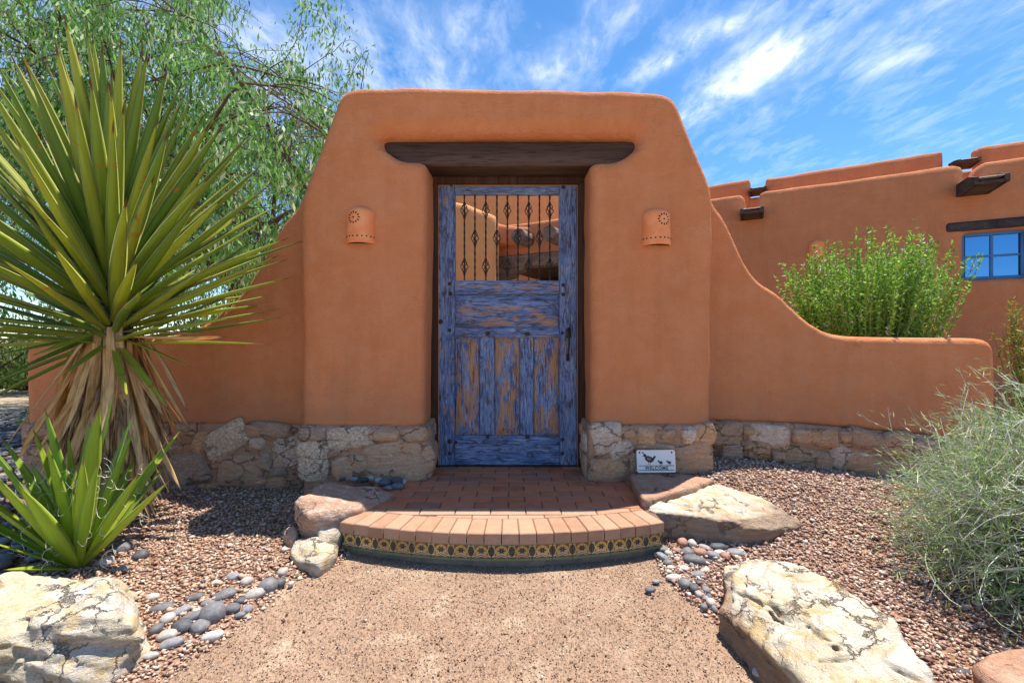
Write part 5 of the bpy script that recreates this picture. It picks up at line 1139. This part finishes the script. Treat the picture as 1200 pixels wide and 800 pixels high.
poly += [(n1a-0.05, TOP), (n1a, TOP-0.06), (n1a+0.03, TOP-0.26), (n1b-0.03, TOP-0.26), (n1b, TOP-0.06), (n1b+0.06, TOP), (s_of(575), TOP), (s_of(575), -0.2), (po1, -0.2), (po1, zb), (po0, zb), (po0, -0.2)]
wx0, wx1 = s_of(1207), s_of(1128); wz0, wz1 = hz(1160, 327), hz(1160, 270)
def cutw(X, Y, Z, d):
    q = np.maximum(np.abs(X-(wx0+wx1)/2)-(wx1-wx0)/2, np.abs(Z-(wz0+wz1)/2)-(wz1-wz0)/2); return smax(d, -np.maximum(q, Y-0.22), 0.05)
adobe('front_wall', poly, 0.0, 0.42, STH, house, r=0.10, res=0.045, cut=cutw, wob=0.014, frame=FR, seed=21)
def hbox(name, s0, s1, d0, d1, z0, z1, mat, parent=house, c=0.006):
    pts = []
    for p in boxpts(s0, s1, d0, d1, z0, z1, c): q = HO+dw*p[0]+dn*p[1]; pts.append((q.x, q.y, p[2]))
    v, f = hullm(pts); return obj(name, v, f, mat, parent)
hbox('roof', -2.4, s_of(580), 0.2, 2.7, TOP-0.5, TOP-0.34, STH)
RT = CZ+3.17; BK = 2.5
def rb(px): return s_of(px, BK)
segs = [(-2.2, rb(1148)), (rb(1107), rb(897)), (rb(879), rb(760))]
for a_, b_ in segs: adobe('upper_parapet', [(a_, 2.6), (a_, RT+0.02), (b_, RT-0.01), (b_, 2.6)], BK, BK+0.4, STH, house, r=0.11, res=0.05, wob=0.014, frame=FR, seed=int(b_*7) % 50)
adobe('upper_wall', [(-2.2, 2.6), (-2.2, RT-0.34), (rb(760), RT-0.34), (rb(760), 2.6)], BK+0.06, BK+0.36, STH, house, r=0.05, res=0.07, wob=0.01, frame=FR, seed=3)
def canale(sc_, d0, d1, z_, wd=0.30, hh=0.12):
    f_ = hbox('canale', sc_-wd/2, sc_+wd/2, d0, d1, z_, z_+0.04, CANW, c=0.008)
    for s_ in (-1, 1):
        x0, x1 = sc_+s_*wd/2-0.02, sc_+s_*wd/2+0.02; pts = []
        for x in (x0, x1):
            for d_, z in ((d0-0.01, z_), (d1, z_), (d1, z_+hh+0.03), (d0+0.16, z_+hh), (d0-0.01, z_+hh*0.62)): q = HO+dw*x+dn*d_; pts.append((q.x, q.y, z))
        v, f = hullm(pts); obj('canale_side', v, f, CANW, f_)
    hbox('canale_lining', sc_-wd/2+0.022, sc_+wd/2-0.022, d0-0.004, d1, z_+hh*0.55, z_+hh*0.55+0.005, SIGN, f_, 0.001)
canale((n1a+n1b)/2, -0.40, 0.4, TOP-0.42, 0.26); canale((n2a+n2b)/2, -0.52, 0.4, TOP-0.42, 0.26, 0.14)
for px in (888, 1127): canale(s_of(px, BK), BK-0.30, BK+0.1, RT-0.335, 0.24, 0.10)
# window
wn = hbox('window', wx0+0.01, wx1-0.01, 0.15, 0.19, wz0+0.005, wz1-0.005, DARK)
fw = 0.045; H_, V0 = wz1-wz0, wz0
hbox('frame', wx0, wx1, 0.085, 0.145, wz0, wz0+fw, WBLUE, wn); hbox('frame', wx0, wx1, 0.085, 0.145, wz1-fw, wz1, WBLUE, wn)
hbox('frame', wx0, wx0+fw, 0.088, 0.142, wz0+fw, wz1-fw, WBLUE, wn); hbox('frame', wx1-fw, wx1, 0.088, 0.142, wz0+fw, wz1-fw, WBLUE, wn)
nm = 2; ww = (wx1-wx0-2*fw)/nm
for k in range(1, nm): hbox('muntin', wx0+fw+ww*k-0.014, wx0+fw+ww*k+0.014, 0.095, 0.135, wz0+fw, wz1-fw, WBLUE, wn, 0.003)
zm = (wz0+wz1)/2; hbox('muntin', wx0+fw, wx1-fw, 0.098, 0.132, zm-0.013, zm+0.013, WBLUE, wn, 0.003)
for k in range(nm):
    for q in (0, 1): hbox('pane', wx0+fw+ww*k+0.012, wx0+fw+ww*(k+1)-0.012, 0.112, 0.118, (wz0+fw if q == 0 else zm+0.011), (zm-0.011 if q == 0 else wz1-fw), GLASS, wn, 0.001)
hbox('window_lintel', wx0-0.2, s_of(1108), -0.035, 0.12, wz1+0.015, wz1+0.13, LINT, c=0.02)
# sconce on the house
sx_ = s_of(957); q = HO+dw*sx_-dn*0.0; zs_ = hz(957, 292)
hs_ = empty('wall_sconce', (q.x, q.y, zs_-0.12), 'terracotta wall sconce on the house, half hidden by the green bush', 'wall light')
V_ = []; 
for j in range(11):
    r_ = 0.10*(1-0.1*j/10)*(math.sqrt(max(0, 1-(max(0, j/10-0.75)/0.26)**2.4)))
    for i in range(13): a_ = PI*i/12; p_ = q-dw*(r_*math.cos(a_))-dn*(r_*0.9*math.sin(a_)-0.01); V_.append((p_.x, p_.y, zs_-0.13+0.26*j/10))
obj('clay_shade', V_, [[j*13+i, j*13+i+1, (j+1)*13+i+1, (j+1)*13+i] for j in range(10) for i in range(12)]+[list(range(13))], TERR, hs_, True)
# portal: beam, corbel, logs, dark porch
hbox('portal_beam', po0-0.1, po1+0.02, -0.03, 0.30, zb-0.02, zb+0.21, VIGA, c=0.02)
pts = []
for p in [(po1-0.02, 0), (po1-0.55, 0), (po1-0.50, -0.06), (po1-0.36, -0.10), (po1-0.30, -0.17), (po1-0.15, -0.20), (po1-0.02, -0.30)]:
    for dd in (0.0, 0.24): k_ = HO+dw*p[0]+dn*dd; pts.append((k_.x, k_.y, zb-0.025+p[1]))
n_ = 7; obj('corbel', pts, [[2*i for i in range(n_)], [2*i+1 for i in range(n_)][::-1]]+[[2*i, 2*i+1, 2*((i+1) % n_)+1, 2*((i+1) % n_)] for i in range(n_)], VIGA, house)
hbox('porch_back_wall', po0-1.0, po1+0.1, 2.0, 2.1, -0.1, TOP-0.6, STW); hbox('porch_shade_sheet', po0-0.6, po1-0.05, 1.9, 1.99, 0.0, 2.75, DARK)  # black sheet standing for the shade deep in the porch
hbox('porch_ceiling', po0-1.0, po1+0.1, 0.43, 1.99, zb+0.02, zb+0.1, BEAM)  # darker wood than the porch beam, its shade put into the colour
for px, py in ((605, 282), (640, 279), (676, 274), (712, 270)):
    s_ = s_of(px-5, -0.4); z_ = hz(px, py)-0.02; p0 = HO+dw*s_of(px+14)+dn*0.2; p1 = p0-dn*0.62; tb = MB(); n_ = 6
    tb.tube([(p0.x+(p1.x-p0.x)*k/n_, p0.y+(p1.y-p0.y)*k/n_, z_) for k in range(n_+1)], [0.135+0.004*math.sin(k*2) for k in range(n_+1)], 16, col=(1, 1, 1)); tb.build('viga', VIGA, house, False)
# taller room and buttress seen through the gate
ct = empty('courtyard_wing', (-0.6, 8.7, 0), 'orange adobe courtyard wing seen through the bars of the gate', 'building')
adobe('side_wall', P2([(430, 520), (430, 232), (520, 233), (545, 237), (566, 246), (581, 252), (583, 262), (583, 520)], 8.1), 8.1, 8.7, STC, ct, r=0.14, res=0.05, wob=0.014, seed=31)
adobe('tall_wall', P2([(470, 460), (470, 216), (745, 212), (745, 460)], 11.3), 11.3, 11.7, STC, ct, r=0.12, res=0.07, wob=0.014, seed=33)
# curved parapet running along the roof line down towards the porch
adobe('roof_parapet', [(x, z) for x, z in P2(chaikin([(520, 244), (560, 252), (590, 262), (620, 264), (650, 257), (720, 245)], 2)+[(720, 285), (520, 285)], 8.35)], 8.42, 8.8, STH, ct, r=0.09, res=0.05, wob=0.01, seed=35)
# low planter wall behind the bush
pw = adobe('planter_wall', P2(chaikin([(1060, 470), (1062, 420), (1075, 392), (1095, 378), (1112, 380), (1122, 395), (1128, 430), (1130, 470)], 2), 4.6), 4.6, 4.9, STH, None, r=0.1, res=0.04, wob=0.012, seed=41)
tag(pw, 'low rounded adobe mound just behind the right wall beside the green bush', 'wall')
